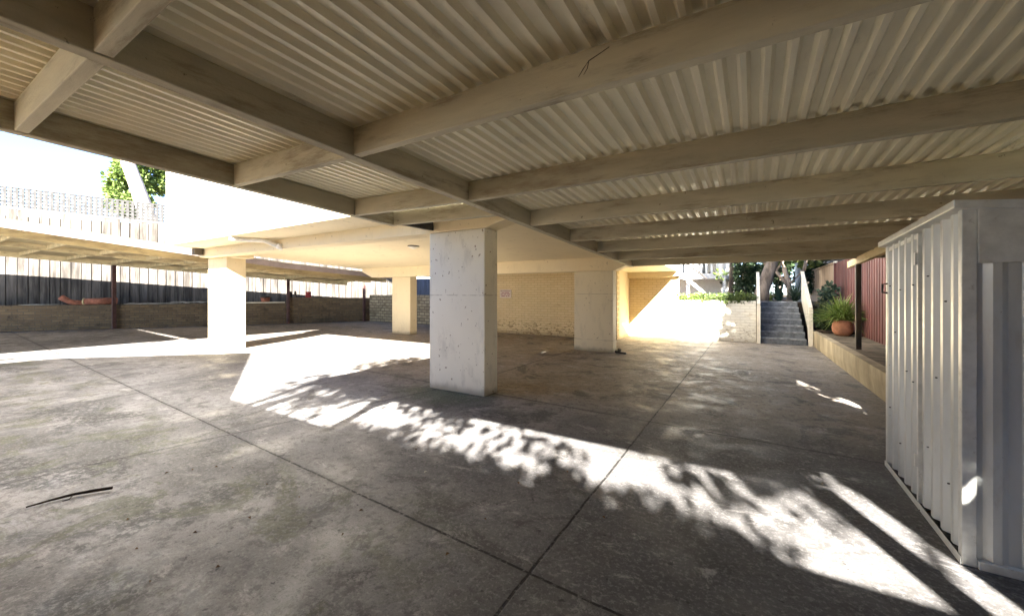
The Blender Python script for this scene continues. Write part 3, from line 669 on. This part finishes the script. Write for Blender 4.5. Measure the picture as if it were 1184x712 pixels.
# ------------------------------------------------------------------ potted plant
pt = empty('potted_plant', (1.80, 11.9, .387), 'bushy green strap leaved plant in a round terracotta pot on the planter', 'potted plant')
c = (1.80, 11.9, .387)
m = MB().lathe([(.10,0),(.14,.017),(.185,.09),(.202,.18),(.19,.27),(.165,.338),(.172,.358),(.157,.36),(.145,.33)], c, 32)
m.build('pot', M['terracotta'], pt, smooth=True)
MB().lathe([(.001,.315),(.15,.32),(.001,.325)], c, 20).build('soil', M['soil'], pt)
m = MB()
for i in range(330):
    a = random.uniform(0, 2*math.pi)
    strap(m, (c[0]+random.uniform(-.08,.08), c[1]+random.uniform(-.08,.08), c[2]+.32), a, random.uniform(.55,.95), random.uniform(.013,.022), R(random.uniform(12,85)), random.uniform(.15,.6))
m.build('foliage', M['leaf_strap'], pt, fix=False)

def strap_plant(x, y, z, n, ln, label, mat='leaf_blue', wd=.018, group=None, name='spiky_plant', lo=20):
    m = MB()
    for i in range(n):
        a = random.uniform(0, 2*math.pi)
        strap(m, (x+random.uniform(-.06,.06), y+random.uniform(-.06,.06), z), a, random.uniform(.6,1.1)*ln, wd*random.uniform(.7,1.2), R(random.uniform(lo,88)), random.uniform(.05,.35))
    return thing_mesh(m, name, M[mat], (x, y, z), label, 'plant', group, fix=False)
strap_plant(0.78, 16.2, 1.08, 70, .9, 'grey green spiky plant at the top of the garden steps', lo=30)
strap_plant(0.15, 17.6, 1.08, 60, .8, 'pale spiky plant behind the leaning trunk in the garden', wd=.02)
strap_plant(1.70, 12.85, .44, 46, 1.0, 'tall blue green spiky plant between steps and brown fence', lo=55)
m = MB(); leaves(m, [((1.56,12.75,.66),(.16,.25,.25)),((1.62,13.05,.80),(.17,.25,.28))], 700, .09)
thing_mesh(m, 'shrub', M['leaf_dark'], (1.65, 12.8, .44), 'dark leafy shrub behind the right board of the steps', 'shrub', fix=False)
m = MB(); leaves(m, [((1.75,14.0,1.30),(.14,.25,.22)),((1.9,14.3,1.42),(.15,.3,.22))], 330, .11)
thing_mesh(m, 'shrub', M['leaf_blue'], (1.85, 13.9, 1.03), 'grey green shrub against the pale brown fence', 'shrub', fix=False)
# creeper along the top of the retaining wall
for (xa, xb, mat, lab) in ((-1.95,-1.25,'leaf_bright','sunlit end of the creeper on the white brick wall'), (-1.2,-.55,'leaf','middle clump of green creeper on the white brick wall'), (-.55,.04,'leaf','shaded clump of creeper on the white wall by the steps')):
    m = MB(); cs = []
    for i in range(9):
        x = xa + (xb-xa)*(i+.5)/9; cs.append(((x, 12.98+random.uniform(-.1,.12), 1.22+random.uniform(-.03,.07)), (.13, .17, random.uniform(.08,.16))))
    leaves(m, cs, 900, .065)
    thing_mesh(m, 'creeper', M[mat], ((xa+xb)/2, 12.98, 1.12), lab, 'plant', 'creepers along the retaining wall', fix=False)

# ------------------------------------------------------------------ trees in the garden
def tree(name, base, pts, rad, clumps, n, size, bark, leaf, label, cat='tree', limbs=()):
    t = empty(name, base, label, cat)
    m = MB().tube(pts, rad, 12)
    for lp, lr in limbs: m.tube(lp, lr, 8)
    m.build('trunk', M[bark], t, smooth=True)
    if clumps:
        l = MB(); leaves(l, clumps, n, size); l.build('crown', M[leaf], t, fix=False)
    return t
def cl(c, r, n, s, sq=1.0):
    out = []
    for _ in range(n):
        d = Vector((random.uniform(-1,1), random.uniform(-1,1), random.uniform(-1,1)))
        if d.length > 1: d.normalize()
        q = s*random.uniform(.6,1.3); out.append(((c[0]+d.x*r[0], c[1]+d.y*r[1], c[2]+d.z*r[2]), (q, q, q*.75*sq)))
    return out
tree('leaning_tree', (0.25,15.8,1.08), [(0.22,15.8,1.0),(0.30,15.8,1.5),(0.47,15.85,2.1),(0.75,15.95,3.0),(1.0,16.1,4.2)], [.25,.205,.185,.16,.12],
     cl((1.0,16.3,5.0),(1.6,1.4,.9),14,.6), 2600, .16, 'bark', 'leaf', 'thick grey trunk leaning right at the top of the garden steps',
     limbs=[([(.5,15.85,2.2),(.2,16.0,2.9),(-.3,16.3,3.9)],[.11,.08,.05]), ([(.75,15.95,3.0),(1.5,16.2,3.6),(2.2,16.6,4.5)],[.12,.08,.05])])
tree('cypress', (-0.25,17.5,1.08), [(-.25,17.5,1.0),(-.25,17.5,4.5)], [.10,.04], [((-.25,17.5,1.6+.45*i),(.36,.36,.4)) for i in range(9)], 5200, .12, 'bark', 'leaf_dark',
     'dark upright cypress left of the leaning trunk')
tree('broadleaf_tree', (-.75,18.2,1.08), [(-.75,18.2,1.0),(-.72,18.2,2.4),(-.7,18.2,4.0)], [.10,.08,.05], cl((-.75,18.0,2.7),(.4,.5,1.2),14,.30), 1900, .13, 'bark', 'leaf_bright',
     'bright sunlit leafy tree between white house and cypress')
tree('frangipani', (1.2,17.8,1.08), [(1.2,17.8,1.0),(1.15,17.8,1.7),(1.0,17.75,2.3)], [.10,.085,.07], cl((1.2,17.9,3.1),(1.1,.8,.5),12,.35), 900, .22, 'pale_bark', 'leaf',
     'branching pale limbed tree right of the leaning trunk',
     limbs=[([(1.15,17.8,1.6),(.75,17.75,2.2),(.45,17.7,3.0)],[.07,.055,.035]),([(1.15,17.8,1.7),(1.6,17.8,2.2),(1.75,17.8,3.0)],[.07,.055,.035]),([(1.0,17.75,2.3),(.9,17.8,2.7),(1.2,17.8,3.2)],[.055,.045,.03]),([(.75,17.75,2.2),(1.0,17.7,2.6),(.95,17.7,3.1)],[.045,.035,.025])])
tree('hedge_tree', (1.0,21.5,1.08), [(1.0,21.5,1.0),(1.0,21.5,3.0)], [.15,.1], cl((0.9,21.5,2.6),(1.9,.8,1.6),26,.6), 5200, .18, 'bark', 'leaf_dark', 'dense dark tree closing the back of the garden')
strap_plant(.55, 16.9, 1.08, 50, .75, 'low pale rosette plant beside the leaning trunk', 'leaf_strap', .016)
strap_plant(1.25, 16.6, 1.08, 80, 1.0, 'big grey green spiky plant below the frangipani', 'leaf_blue', .02)
# blue grey vent pipe and dark neighbouring house behind the brown fence
m = MB().tube([(1.62,19.5,1.0),(1.62,19.5,2.75)], .16, 16); m.tube([(1.62,19.5,2.75),(1.62,19.5,2.80)], .19, 16)
thing_mesh(m, 'vent_pipe', M['blue_grey'], (1.62,19.5,1.08), 'blue grey cylinder standing beside the brown fence top', 'pipe', smooth=False)
hs = empty('dark_house', (6, 22, 0), 'dark weatherboard house beyond the brown fence', 'house')
MB().box(2.9, 10, 16, 30, 0, 3.6).build('wall', M['roof_dark'], hs)
for y in (18, 20.5, 23): 
    MB().box(2.86, 2.9, y-.05, y+.05, 0.5, 3.4).build('corner_trim', M['grey_lattice'], hs)
m = MB(); m.hexa([(2.5,15.6,3.6),(10.4,15.6,3.6),(10.4,30.4,3.6),(2.5,30.4,3.6),(4.5,17.6,5),(8.4,17.6,5),(8.4,28.4,5),(4.5,28.4,5)]); m.build('roof', M['roof_dark'], hs)
# white house with a railed veranda stair
wh = empty('white_house', (-3.6, 22, 1.08), 'bright white house with a railed outdoor stair behind the retaining wall', 'house')
MB().box(-8, -.9, 21, 27, 1.0, 6.5).build('wall', M['white_paint'], wh)
m = MB()
for i in range(14): m.box(-3.9+.21*i, -3.82+.21*i, 19.55, 19.6, 2.25, 3.55)
m.build('balusters', M['white_paint'], wh)
MB().box(-4.0, -.95, 19.5, 20.98, 2.0, 2.18).build('veranda_floor', M['white_paint'], wh)
MB().box(-4.0, -.95, 19.52, 19.64, 3.55, 3.63).build('top_rail', M['white_paint'], wh)
for x in (-3.95, -2.5, -1.05): MB().box(x-.06, x+.06, 19.44, 19.54, 1.0, 4.6).build('veranda_post', M['white_paint'], wh)
for x in (-3.2, -1.8):
    f = MB().box(x-.4, x+.4, 20.95, 20.999, 2.3, 4.2).build('window', M['grey_lattice'], wh); MB().box(x-.33, x+.33, 20.94, 20.949, 2.37, 4.13).build('pane', M['glass'], f)
MB().bar((-3.5,18.9,3.0),(-1.6,18.2,1.25),.08,.10).build('stair_string', M['white_paint'], wh)
MB().bar((-3.5,18.9,3.55),(-1.6,18.2,1.95),.05,.06).build('stair_rail', M['dark_metal'], wh)

# ================================================================== LEFT SIDE: wall, ledge, tall fence, second carport
A0 = Vector((-21.97, 3.55, 0)); DL = Vector((.543, .840, 0)); NL = Vector((.840, -.543, 0))
def L(s, off, z): return A0 + DL*s + NL*off + Vector((0, 0, z))
def lbox(m, s0, s1, o0, o1, z0, z1, z1b=None):
    zz = z1 if z1b is None else z1b
    return m.hexa([L(s0,o0,z0),L(s1,o0,z0),L(s1,o1,z0),L(s0,o1,z0),L(s0,o0,z1),L(s1,o0,zz),L(s1,o1,zz),L(s0,o1,z1)])
ow = empty('brick_boundary_wall', L(2,0,0), 'old brown brick wall with a rubble filled ledge along the far left', 'wall')
m = MB(); lbox(m, -9, 7.45, 0, -.22, 0, .93); m.build('low_wall', M['old_brick'], ow, bevel=0.01)
m = MB(); lbox(m, 7.46, 11.35, .02, -.22, 0, 1.17, 1.13); m.build('tall_wall', M['old_brick'], ow, bevel=0.01)
m = MB(); lbox(m, -9, 11.3, -.222, -1.5, 0, .90); m.build('ledge', M['ledge'], ow)
m = MB(); lbox(m, 4.9, 7.4, .03, -.25, .932, .97); m.build('coping', M['white_board'], ow, bevel=.005)
def fz(s): return 4.52 - .055*s
tf = empty('paling_fence', L(2,-1.4,.9), 'tall silver grey board fence topped with lattice behind the far left ledge', 'fence')
m = MB(); s = -9.0
while s < 13.2:
    w = .268 + random.uniform(-.012,.012); o = -1.4 + random.uniform(-.012,.008)
    lbox(m, s, s+w, o, o-.02, .55, fz(s)-.03+random.uniform(-.02,.02)); s += .297
m.build('palings', M['grey_paling'], tf)
m = MB(); lbox(m, -9, 13.2, -1.44, -1.47, .5, fz(0)-.2, fz(0)-.2); m.build('backing', M['dark_metal'], tf)
m = MB()
m.hexa([L(-9,-1.385,fz(-9)-.03),L(13.2,-1.385,fz(13.2)-.03),L(13.2,-1.45,fz(13.2)-.03),L(-9,-1.45,fz(-9)-.03),L(-9,-1.385,fz(-9)+.03),L(13.2,-1.385,fz(13.2)+.03),L(13.2,-1.45,fz(13.2)+.03),L(-9,-1.45,fz(-9)+.03)])
m.build('rail', M['dark_metal'], tf)
m = MB(); s = -9
while s < 13.2:
    m.hexa([L(s,-1.40,fz(s)+.02),L(s+.085,-1.40,fz(s)+.02),L(s+.085,-1.412,fz(s)+.02),L(s,-1.412,fz(s)+.02),L(s,-1.40,fz(s)+.78),L(s+.085,-1.40,fz(s)+.78),L(s+.085,-1.412,fz(s)+.78),L(s,-1.412,fz(s)+.78)]); s += .16
for k in range(6):
    dz = .06 + .135*k
    m.hexa([L(-9,-1.415,fz(-9)+dz),L(13.2,-1.415,fz(13.2)+dz),L(13.2,-1.427,fz(13.2)+dz),L(-9,-1.427,fz(-9)+dz),L(-9,-1.415,fz(-9)+dz+.07),L(13.2,-1.415,fz(13.2)+dz+.07),L(13.2,-1.427,fz(13.2)+dz+.07),L(-9,-1.427,fz(-9)+dz+.07)])
m.build('lattice', M['grey_lattice'], tf)

# second carport over there
lc = empty('second_carport', (-16, 5, 0), 'low flat second carport with pinkish fascia along the far left wall', 'carport')
FP = [(-12.3, 0.0, 2.78), (-12.3, 2.0, 2.58), (-12.3, 4.5, 2.34), (-12.3, 6.7, 2.14), (-12.3, 11.2, 1.91)]
BP = [L(-3.6,0,2.86), L(-1.6,0,2.72), L(1.6,0,2.46), L(4.4,0,2.22), L(10.0,0,1.76)]
def band(name, P0, P1, mat, h0, h1, inset=.05):
    m = MB()
    for i in range(len(P0)-1):
        a, b2, c2, d2 = Vector(P0[i]), Vector(P0[i+1]), Vector(P1[i+1]), Vector(P1[i])
        m.hexa([a+UP*h0, b2+UP*h0, c2+UP*h0, d2+UP*h0, a+UP*h1, b2+UP*h1, c2+UP*h1, d2+UP*h1])
    return m.build(name, mat, lc)
band('roof_sheet', FP, BP, M['lc_timber'], .16, .18)
def along(P, off):
    return [Vector(p) + off for p in P]
band('fascia', along(FP, Vector((.03,0,0))), along(FP, Vector((-.01,0,0))), M['fascia'], 0, .158)
band('beam', along(FP, Vector((-.75,.1,-.09))), along(FP, Vector((-.85,.1,-.09))), M['lc_timber'], .0, .17)
band('back_beam', along(BP, NL*.06), along(BP, NL*-.04), M['lc_timber'], -.02, .158)
mid = [(Vector(a)+Vector(b_))/2 for a, b_ in zip(FP, BP)]
band('beam', along(mid, Vector((.05,0,0))), along(mid, Vector((-.05,0,0))), M['lc_timber'], -.0, .158)
def lerp(P, t):
    t = t*(len(P)-1); i = min(int(t), len(P)-2); return Vector(P[i])*(1-(t-i)) + Vector(P[i+1])*(t-i)
for k in range(11):
    t = .02 + .096*k
    a, c2 = lerp(FP, t)+Vector((-.06,0,.10)), lerp(BP, t)+Vector((.08,0,.10))
    MB().bar(a, c2, .05, .115).build('rafter', M['lc_timber'], lc)
for (px_, py_, zt) in ((0,0,0),):
    pass
def wpost(s, off, zt, wd=.09):
    p = L(s, off, 0); MB().box(p.x-wd/2, p.x+wd/2, p.y-wd/2, p.y+wd/2, 0, zt).build('post', M['steel_post'], lc, bevel=.004)
wpost(1.72, .12, 2.44, .11); wpost(7.55, .12, 1.98, .10); wpost(10.75, .12, 1.74, .10); wpost(-3.2, .12, 2.82)
# a front part of the same row, a narrow gap apart
l2 = empty('third_carport', (-16, -2.5, 0), 'flat carport roof in the same row nearer the street', 'carport')
m = MB().hexa([(-12.4,-5.5,3.2),(-12.4,-.3,2.95),L(-3.1,0,2.76),L(-9,0,3.2),(-12.4,-5.5,3.22),(-12.4,-.3,2.97),L(-3.1,0,2.78),L(-9,0,3.22)]); m.build('roof_sheet', M['lc_timber'], l2)
for y in (-5.4, -.35): MB().bar((-12.45,y,3.06 if y<-1 else 2.86),L(-8.8 if y<-1 else -4.0,0,3.06 if y<-1 else 2.86),.06,.16).build('beam', M['lc_timber'], l2)
for p in ((-12.5,-5.4),(-12.5,-.4)): MB().box(p[0]-.05,p[0]+.05,p[1]-.05,p[1]+.05,0,2.9).build('post', M['steel_post'], l2)

# clutter on the ledge
m = MB(); pz = 1.0
m.tube([L(.16,-.12,1.22),L(.25,-.12,1.15),L(.38,-.12,1.06),L(.55,-.12,1.01),L(.85,-.12,1.0)], [.105,.10,.095,.095,.09], 14)
thing_mesh(m, 'drain_pipe', M['clay_pipe'], tuple(L(.4,-.12,.93)), 'reddish clay elbow pipe lying on the old brick wall', 'pipe', 'clay pipes on the wall', smooth=True)
m = MB().tube([L(.84,-.05,1.055),L(1.3,-.08,1.06),L(1.72,-.10,1.07)], [.115,.12,.13], 16)
pp = empty('drain_pipe', L(1.2,-.07,.93), 'straight clay pipe lying between the elbow pipe and the dark post', 'pipe', 'clay pipes on the wall')
m.build('pipe', M['clay_pipe'], pp, smooth=True)
MB().tube([L(.80,-.05,1.055),L(.845,-.05,1.055)], .125, 16).build('collar', M['lc_timber'], pp, smooth=True)
MB().tube([L(.79,-.05,1.055),L(.799,-.05,1.055)], .06, 14).build('bore', M['dark_metal'], pp)
for s0, s1, o0, o1, z0, tl, lab in ((1.95,3.6,-.02,-.6,.935,.03,'flat grey tin sheet lying on the wall right of the dark post'), (3.35,4.55,-.05,-.5,.955,.06,'crumpled pale tin sheet on the wall beside the second pillar'), (-.9,.1,-.03,-.4,.935,.02,'grey sheet of tin at the left end of the wall')):
    m = MB(); n = 7
    for i in range(n+1):
        s = s0+(s1-s0)*i/n
        for o in (o0, o1): 
            p = L(s, o+random.uniform(-.03,.03), z0+abs(random.uniform(0,tl))); m.v.append(tuple(p))
    for i in range(n): m.f.append((2*i,2*i+1,2*i+3,2*i+2))
    m.v = [tuple(v) for v in m.v]
    o = thing_mesh(m, 'tin_sheet', M['tin_sheet'], tuple(L((s0+s1)/2,(o0+o1)/2,.93)), lab, 'metal sheet', 'tin sheets on the brick wall', fix=False)
    sm = o.modifiers.new('thick','SOLIDIFY'); sm.thickness = .012
pb = L(6.65,-.12,.97)
pot = empty('flower_pot', pb, 'brown rimmed pot standing on the white coping of the brick wall', 'pot')
MB().lathe([(.15,0),(.19,.2)], pb, 18).build('body', M['clay_pipe'], pot, smooth=True)
MB().lathe([(.205,.2),(.215,.27),(.18,.27)], pb, 18).build('rim', M['dark_metal'], pot, smooth=True)
for k, (s, hh, mat, lab) in enumerate(((7.50-.25+.36,.28,'dark_metal','dark tin standing on the tall end of the brick wall'),(7.82,.30,'post_paint','narrow dark bottle beside the dark tin on the wall'),)):
    p = L(s, -.1, 1.17)
    t = empty('tin_can' if k == 0 else 'bottle', p, lab, 'tin' if k == 0 else 'bottle')
    r = .10 if k == 0 else .05
    MB().lathe([(r,0),(r,hh*.8),(r*.6,hh*.9)], p, 14).build('body', M[mat], t, smooth=True)
    MB().lathe([(r*.62,hh*.9),(r*.62,hh)], p, 14).build('cap', M['tin_sheet'], t, smooth=True)
p = L(8.35,-.1,1.165); t = empty('tin_can', p, 'red tin standing beside the second dark post', 'tin')
MB().lathe([(.12,0),(.12,.24)], p, 18).build('body', M['tin_red'], t, smooth=True)
MB().lathe([(.125,.24),(.125,.26),(.06,.27)], p, 18).build('lid', M['tin_red'], t, smooth=True)

# stone wall across the back, navy fence above it
m = MB().box(-15.95, -8.62, 12.75, 13.05, 0, 1.28)
thing_mesh(m, 'stone_wall', M['stone'], (-12, 12.9, 0), 'pale rubble stone wall across the back behind the far pillar', 'wall', bevel=.02)
nf = empty('navy_fence', (-10.8, 13.3, 0), 'navy blue boarded fence above the stone wall', 'fence')
m = MB(); x = -13.6
while x < -8.6: m.box(x, x+.14, 13.2, 13.22, .2, 2.02); x += .155
m.build('boards', M['navy_fence'], nf)
MB().box(-13.6, -8.6, 13.225, 13.27, 1.8, 1.9).build('rail', M['navy_fence'], nf)
# tree beyond the tall fence
tree('gum_tree', (-41.0,13.0,0), [(-40.6,13.2,0),(-41.4,12.4,5),(-42.1,11.7,8.3),(-42.7,11.35,10.2),(-43.3,11.0,12.0),(-44.6,10.4,15)], [.62,.58,.53,.48,.44,.25],
     cl((-51.0,13.2,11.6),(1.2,1.2,2.8),34,.75)+cl((-50.6,14.8,13.0),(1.2,1.0,1.5),10,.8), 7000, .36, 'pale_bark', 'leaf_bright',
     'pale trunked tree with bright leaves beyond the tall lattice fence')

# ================================================================== small things on the floor
m = MB(); 
g = [(-3.86,.49,.012),(-3.70,.60,.030),(-3.58,.70,.026),(-3.44,.83,.024),(-3.33,.95,.016)]
def GP(px, py, z=0.0):
    f, cx, cy = 455, 592, 338
    a = (px-cx)/f; dz = -(py-cy)/f; t = (z-1.4)/dz
    fx, fy = -math.sin(TH), math.cos(TH); rx, ry = math.cos(TH), math.sin(TH)
    return Vector(((fx+a*rx)*t, (fy+a*ry)*t, z))
pts = [GP(30,586,.012), GP(58,578,.016), GP(85,571,.02), GP(108,567,.022), GP(130,563.5,.02)]
m.tube(pts, [.005,.007,.009,.011,.010], 7); m.tube([pts[2], GP(80,577,.01), GP(72,579,.008)], [.004,.003,.002], 5)
thing_mesh(m, 'twig', M['twig'], tuple(GP(85,573,0)), 'thin dark fallen twig on the mossy concrete at the left', 'twig', smooth=True)
rl = random.Random(3)
def leaf_bit(px, py, s, mat, name, lab, grp):
    p = GP(px, py, 0); a = rl.uniform(0, 6.28); m = MB()
    d = Vector((math.cos(a), math.sin(a), 0)); e = Vector((-d.y, d.x, 0))
    m.add([p+UP*.003, p+d*s*.5+e*s*.3+UP*.012, p+d*s+UP*.005, p+d*s*.5-e*s*.3+UP*.014, p+d*s*.5+UP*.005], [(0,1,4),(1,2,4),(2,3,4),(3,0,4)])
    o = thing_mesh(m, name, M[mat], tuple(p), lab, 'leaf' if 'leaf' in name else 'scrap', grp, fix=False)
    sm = o.modifiers.new('thick','SOLIDIFY'); sm.thickness = .001
leaf_bit(490, 547, .035, 'pale_leaf', 'paper_scrap', 'small white scrap lying alone on the grey concrete', None)
for px, py in ((222,544),(252,540),(268,541),(190,548),(345,575),(150,600),(228,616),(160,635),(290,600),(420,590),(310,560),(395,620),(175,672),(255,655),(520,640),(600,560),(700,600),(655,545),(480,520),(560,600)):
    leaf_bit(px, py, rl.uniform(.014,.03), 'deadleaf', 'dead_leaf', 'tiny curled dead leaf on the concrete floor', 'dead leaves scattered on the floor')
for px, py in ((1075,588),(1080,594),(1086,598),(1070,591),(1105,625)):
    leaf_bit(px, py, rl.uniform(.03,.05), 'deadleaf', 'dead_leaf', 'curled dry leaf at the foot of the shed wall', 'dry leaves along the shed')

m = MB(); leaves(m, [((2.32+random.uniform(-.1,.12), 2.6+.15*k, random.uniform(1.65,2.2)), (.13,.13,.10)) for k in range(9)], 420, .09)  # foliage added out of view to dapple the sun streak
sb = empty('shrub', (2.35, 3.2, 0), 'added unseen shrub behind the shed that breaks up the sun streak on the floor', 'shrub')
m.build('foliage', M['leaf'], sb, fix=False)
MB().tube([(2.35,3.2,0),(2.33,3.15,1.0),(2.3,2.9,1.9)],[.03,.025,.012],7).tube([(2.33,3.15,1.0),(2.36,3.6,1.9)],[.02,.01],6).build('stem', M['bark'], sb, smooth=True)
sc_ = empty('sun_trim_panel', (2.9, -.74, 0), 'added unseen boarded screen that trims the sun sliver by the shed', 'screen')  # added out of view to cut the right edge of the sun sliver
m = MB(); x = 2.43
while x < 3.5: m.box(x, x+.11, -.76, -.74, 0, 2.44); x += .115
m.build('boards', M['brown_fence'], sc_)
MB().box(2.43, 3.5, -.785, -.765, 1.9, 1.98).build('rail', M['brown_fence'], sc_)
# ================================================================== behind the camera: boundary fence, gabled garage, trees
bf = empty('boundary_fence', (0, -.7, 0), 'tall boarded boundary fence close behind the carport', 'fence')
m = MB(); x = -5.4
while x < 6: m.box(x, x+.145, -.70, -.68, 0, 1.82); x += .15
m.build('boards', M['brown_fence'], bf)
MB().box(-4.3, 6, -.745, -.705, 1.5, 1.58).build('rail', M['brown_fence'], bf)
gr = empty('gabled_garage', (-7.6, -4, 0), 'neighbouring gabled garage behind the boundary', 'garage')
m = MB(); pr = [(-11.1,0),(-11.1,1.72),(-7.58,3.10),(-4.3,1.85),(-4.3,0)]; n = 5
m.add([(x,-1.15,z) for x,z in pr]+[(x,-7,z) for x,z in pr],[tuple(range(n)),tuple(range(2*n-1,n-1,-1))]+[(i,(i+1)%n,n+(i+1)%n,n+i) for i in range(n)])
m.build('wall', M['brown_fence'], gr)
for (xa,za,xb,zb_) in ((-11.35,1.68,-7.56,3.17),(-7.56,3.17,-4.2,1.86)):
    MB().hexa([(xa,-1.0,za),(xb,-1.0,zb_),(xb,-7.2,zb_),(xa,-7.2,za),(xa,-1.0,za+.07),(xb,-1.0,zb_+.07),(xb,-7.2,zb_+.07),(xa,-7.2,za+.07)]).build('roof', M['zinc_trim'], gr)
rs = random.Random(21)
def canopy(xa, xb, n, size, dens):
    m = MB(); cs = []
    for i in range(n):
        x = rs.uniform(xa, xb); h = rs.uniform(3.2, 5.2)
        y0 = 3.2 - 1.74*h + rs.uniform(-.5,.95)
        cs.append(((x + .72*h, y0, h), (rs.uniform(.16,.42), rs.uniform(.16,.42), rs.uniform(.10,.22))))
    leaves(m, cs, dens, size, rnd=rs); return m
t = empty('street_tree', (2.6, -5.2, 0), 'open crowned tree behind the boundary fence', 'tree')
MB().tube([(2.6,-5.2,0),(2.5,-5.1,1.6),(2.3,-4.9,3.2),(1.7,-4.6,4.4)],[.16,.14,.10,.05],10).tube([(2.4,-5.0,2.4),(3.3,-4.7,3.6),(4.0,-4.5,4.4)],[.08,.06,.03],8).build('trunk', M['bark'], t, smooth=True)
cv = canopy(-3.6, .2, 13, .12, 900)
for k in range(9):
    gx, gy, h = rs.uniform(-.5,.6), rs.uniform(2.75,3.75), rs.uniform(3.4,4.8); r = rs.uniform(.10,.20)
    leaves(cv, [((gx+.72*h, gy-1.74*h, h), (r, r*1.6, r))], 26, .12, rnd=rs)
cv.build('crown', M['leaf'], t, fix=False)
rh = random.Random(5)
t = empty('street_tree', (1.0, -6.6, 0), 'spreading tree further back behind the boundary fence', 'tree')
MB().tube([(1,-6.6,0),(1.1,-6.5,1.6),(1.4,-6.0,3.0),(1.6,-5.4,4.0)],[.16,.14,.10,.05],10).tube([(1.1,-6.4,2.0),(-.4,-5.6,3.4),(-1.8,-5.0,4.0)],[.09,.06,.03],8).tube([(1.2,-6.3,2.4),(3.0,-5.4,3.6),(4.4,-5.0,4.0)],[.08,.06,.03],8).build('trunk', M['bark'], t, smooth=True)
hd = MB(); cs = []
for k in range(44):
    gx = -3.6 + 3.7*k/43 + rh.uniform(-.06,.06); h = rh.uniform(3.3, 4.6)
    gy = 2.40 + rh.uniform(-.12,.16)
    cs.append(((gx+.72*h, gy-1.74*h, h), (rh.uniform(.10,.26), .2, rh.uniform(.07,.14))))
leaves(hd, cs, 3600, .09, rnd=rh); hd.build('crown', M['leaf'], t, fix=False)
t = empty('street_tree', (-3.2, -3.4, 0), 'dense crowned tree beside the gabled garage', 'tree')
MB().tube([(-3.2,-3.4,0),(-3.1,-3.3,1.6),(-2.8,-3.2,3.2),(-2.4,-3.0,4.6)],[.16,.14,.10,.05],10).build('trunk', M['bark'], t, smooth=True)
m = MB(); cs = []
for i in range(46):
    gx, gy = rs.uniform(-6.1,-3.9), rs.uniform(2.8,5.8); h = rs.uniform(3.2,5.4)
    if gx < -5.2 and rs.random() < .35: continue
    cs.append(((gx+.72*h, gy-1.74*h, h), (rs.uniform(.2,.5), rs.uniform(.2,.5), rs.uniform(.12,.28))))
leaves(m, cs, 4200, .13, rnd=rs); m.build('crown', M['leaf'], t, fix=False)
hb = empty('sky_block_house', (3, -12, 0), 'added unseen dark brick house behind the boundary fence that blocks low skylight', 'house')  # house added behind the camera to hold back ambient skylight
MB().box(-3.5, 12, -15, -8.2, 0, 4.6).build('wall', M['old_brick'], hb)
MB().hexa([(-4,-15.5,4.6),(12.5,-15.5,4.6),(12.5,-7.8,4.6),(-4,-7.8,4.6),(-1,-12.5,5.6),(9.5,-12.5,5.6),(9.5,-11,5.6),(-1,-11,5.6)]).build('roof', M['roof_dark'], hb)
for x in (-1.5, 2, 5.5):
    f = MB().box(x-.6, x+.6, -8.2, -8.15, 1.2, 2.6).build('window', M['white_paint'], hb); MB().box(x-.53, x+.53, -8.149, -8.14, 1.27, 2.53).build('pane', M['glass'], f)
hb = empty('sky_block_house', (9, 4, 0), 'added unseen dark brick house beyond the red fence that blocks low skylight', 'house')  # second added house, holds back skylight from the right
MB().box(6.2, 12, -5.5, 13, 0, 4.6).build('wall', M['old_brick'], hb)
MB().hexa([(5.8,-6,4.6),(12.5,-6,4.6),(12.5,13.5,4.6),(5.8,13.5,4.6),(8.5,-3,5.8),(10,-3,5.8),(10,10,5.8),(8.5,10,5.8)]).build('roof', M['roof_dark'], hb)
for y in (-2, 2, 6):
    f = MB().box(6.15, 6.2, y-.6, y+.6, 1.2, 2.6).build('window', M['white_paint'], hb); MB().box(6.14, 6.149, y-.53, y+.53, 1.27, 2.53).build('pane', M['glass'], f)
def shade_tree(base, targets, label, n, size, hs, rad):
    '''crown clumps stand up-sun of the given boxes (x0,x1,y0,y1,z0,z1) at heights hs'''
    t = empty('unseen_shade_tree', base, label, 'tree'); b0 = Vector(base)
    cs = []
    for (x0,x1,y0,y1,z0,z1), k in targets:
        for _ in range(k):
            x, y, z, h = rs.uniform(x0,x1), rs.uniform(y0,y1), rs.uniform(z0,z1), rs.uniform(*hs)
            r = rs.uniform(*rad); cs.append(((x+.72*(h-z), y-1.74*(h-z), h), (r, r, r*.75)))
    ctr = sum((Vector(c[0]) for c in cs), Vector())/len(cs)
    m = MB().tube([b0, b0.lerp(Vector((ctr.x,ctr.y,b0.z)),.2)+UP*1.6, Vector((b0.x*.5+ctr.x*.5, b0.y*.5+ctr.y*.5, ctr.z*.7)), ctr+UP*.3], [.2,.17,.13,.05], 10)
    for c in cs[::4]: m.tube([Vector((b0.x*.5+ctr.x*.5, b0.y*.5+ctr.y*.5, ctr.z*.7)), Vector(c[0])], [.05,.015], 6)
    m.build('trunk', M['bark'], t, smooth=True)
    l = MB(); leaves(l, cs, n, size, rnd=rs); l.build('crown', M['leaf'], t, fix=False)
shade_tree((4.8,8.5,0), [((-.3,2.1,12.9,17.5,.2,3.0), 95), ((-.45,1.5,12.9,13.6,.1,1.3), 60)], 'broad tree beyond the red fence', 15500, .2, (4.0,6.5), (.4,.7))
shade_tree((4.6,.2,0), [((1.3,2.1,2.9,2.98,0.3,1.7), 95)], 'added unseen tree that shades the near end of the shed', 8500, .17, (2.9,4.4), (.28,.38))  # crown added out of view to keep sun off the shed end
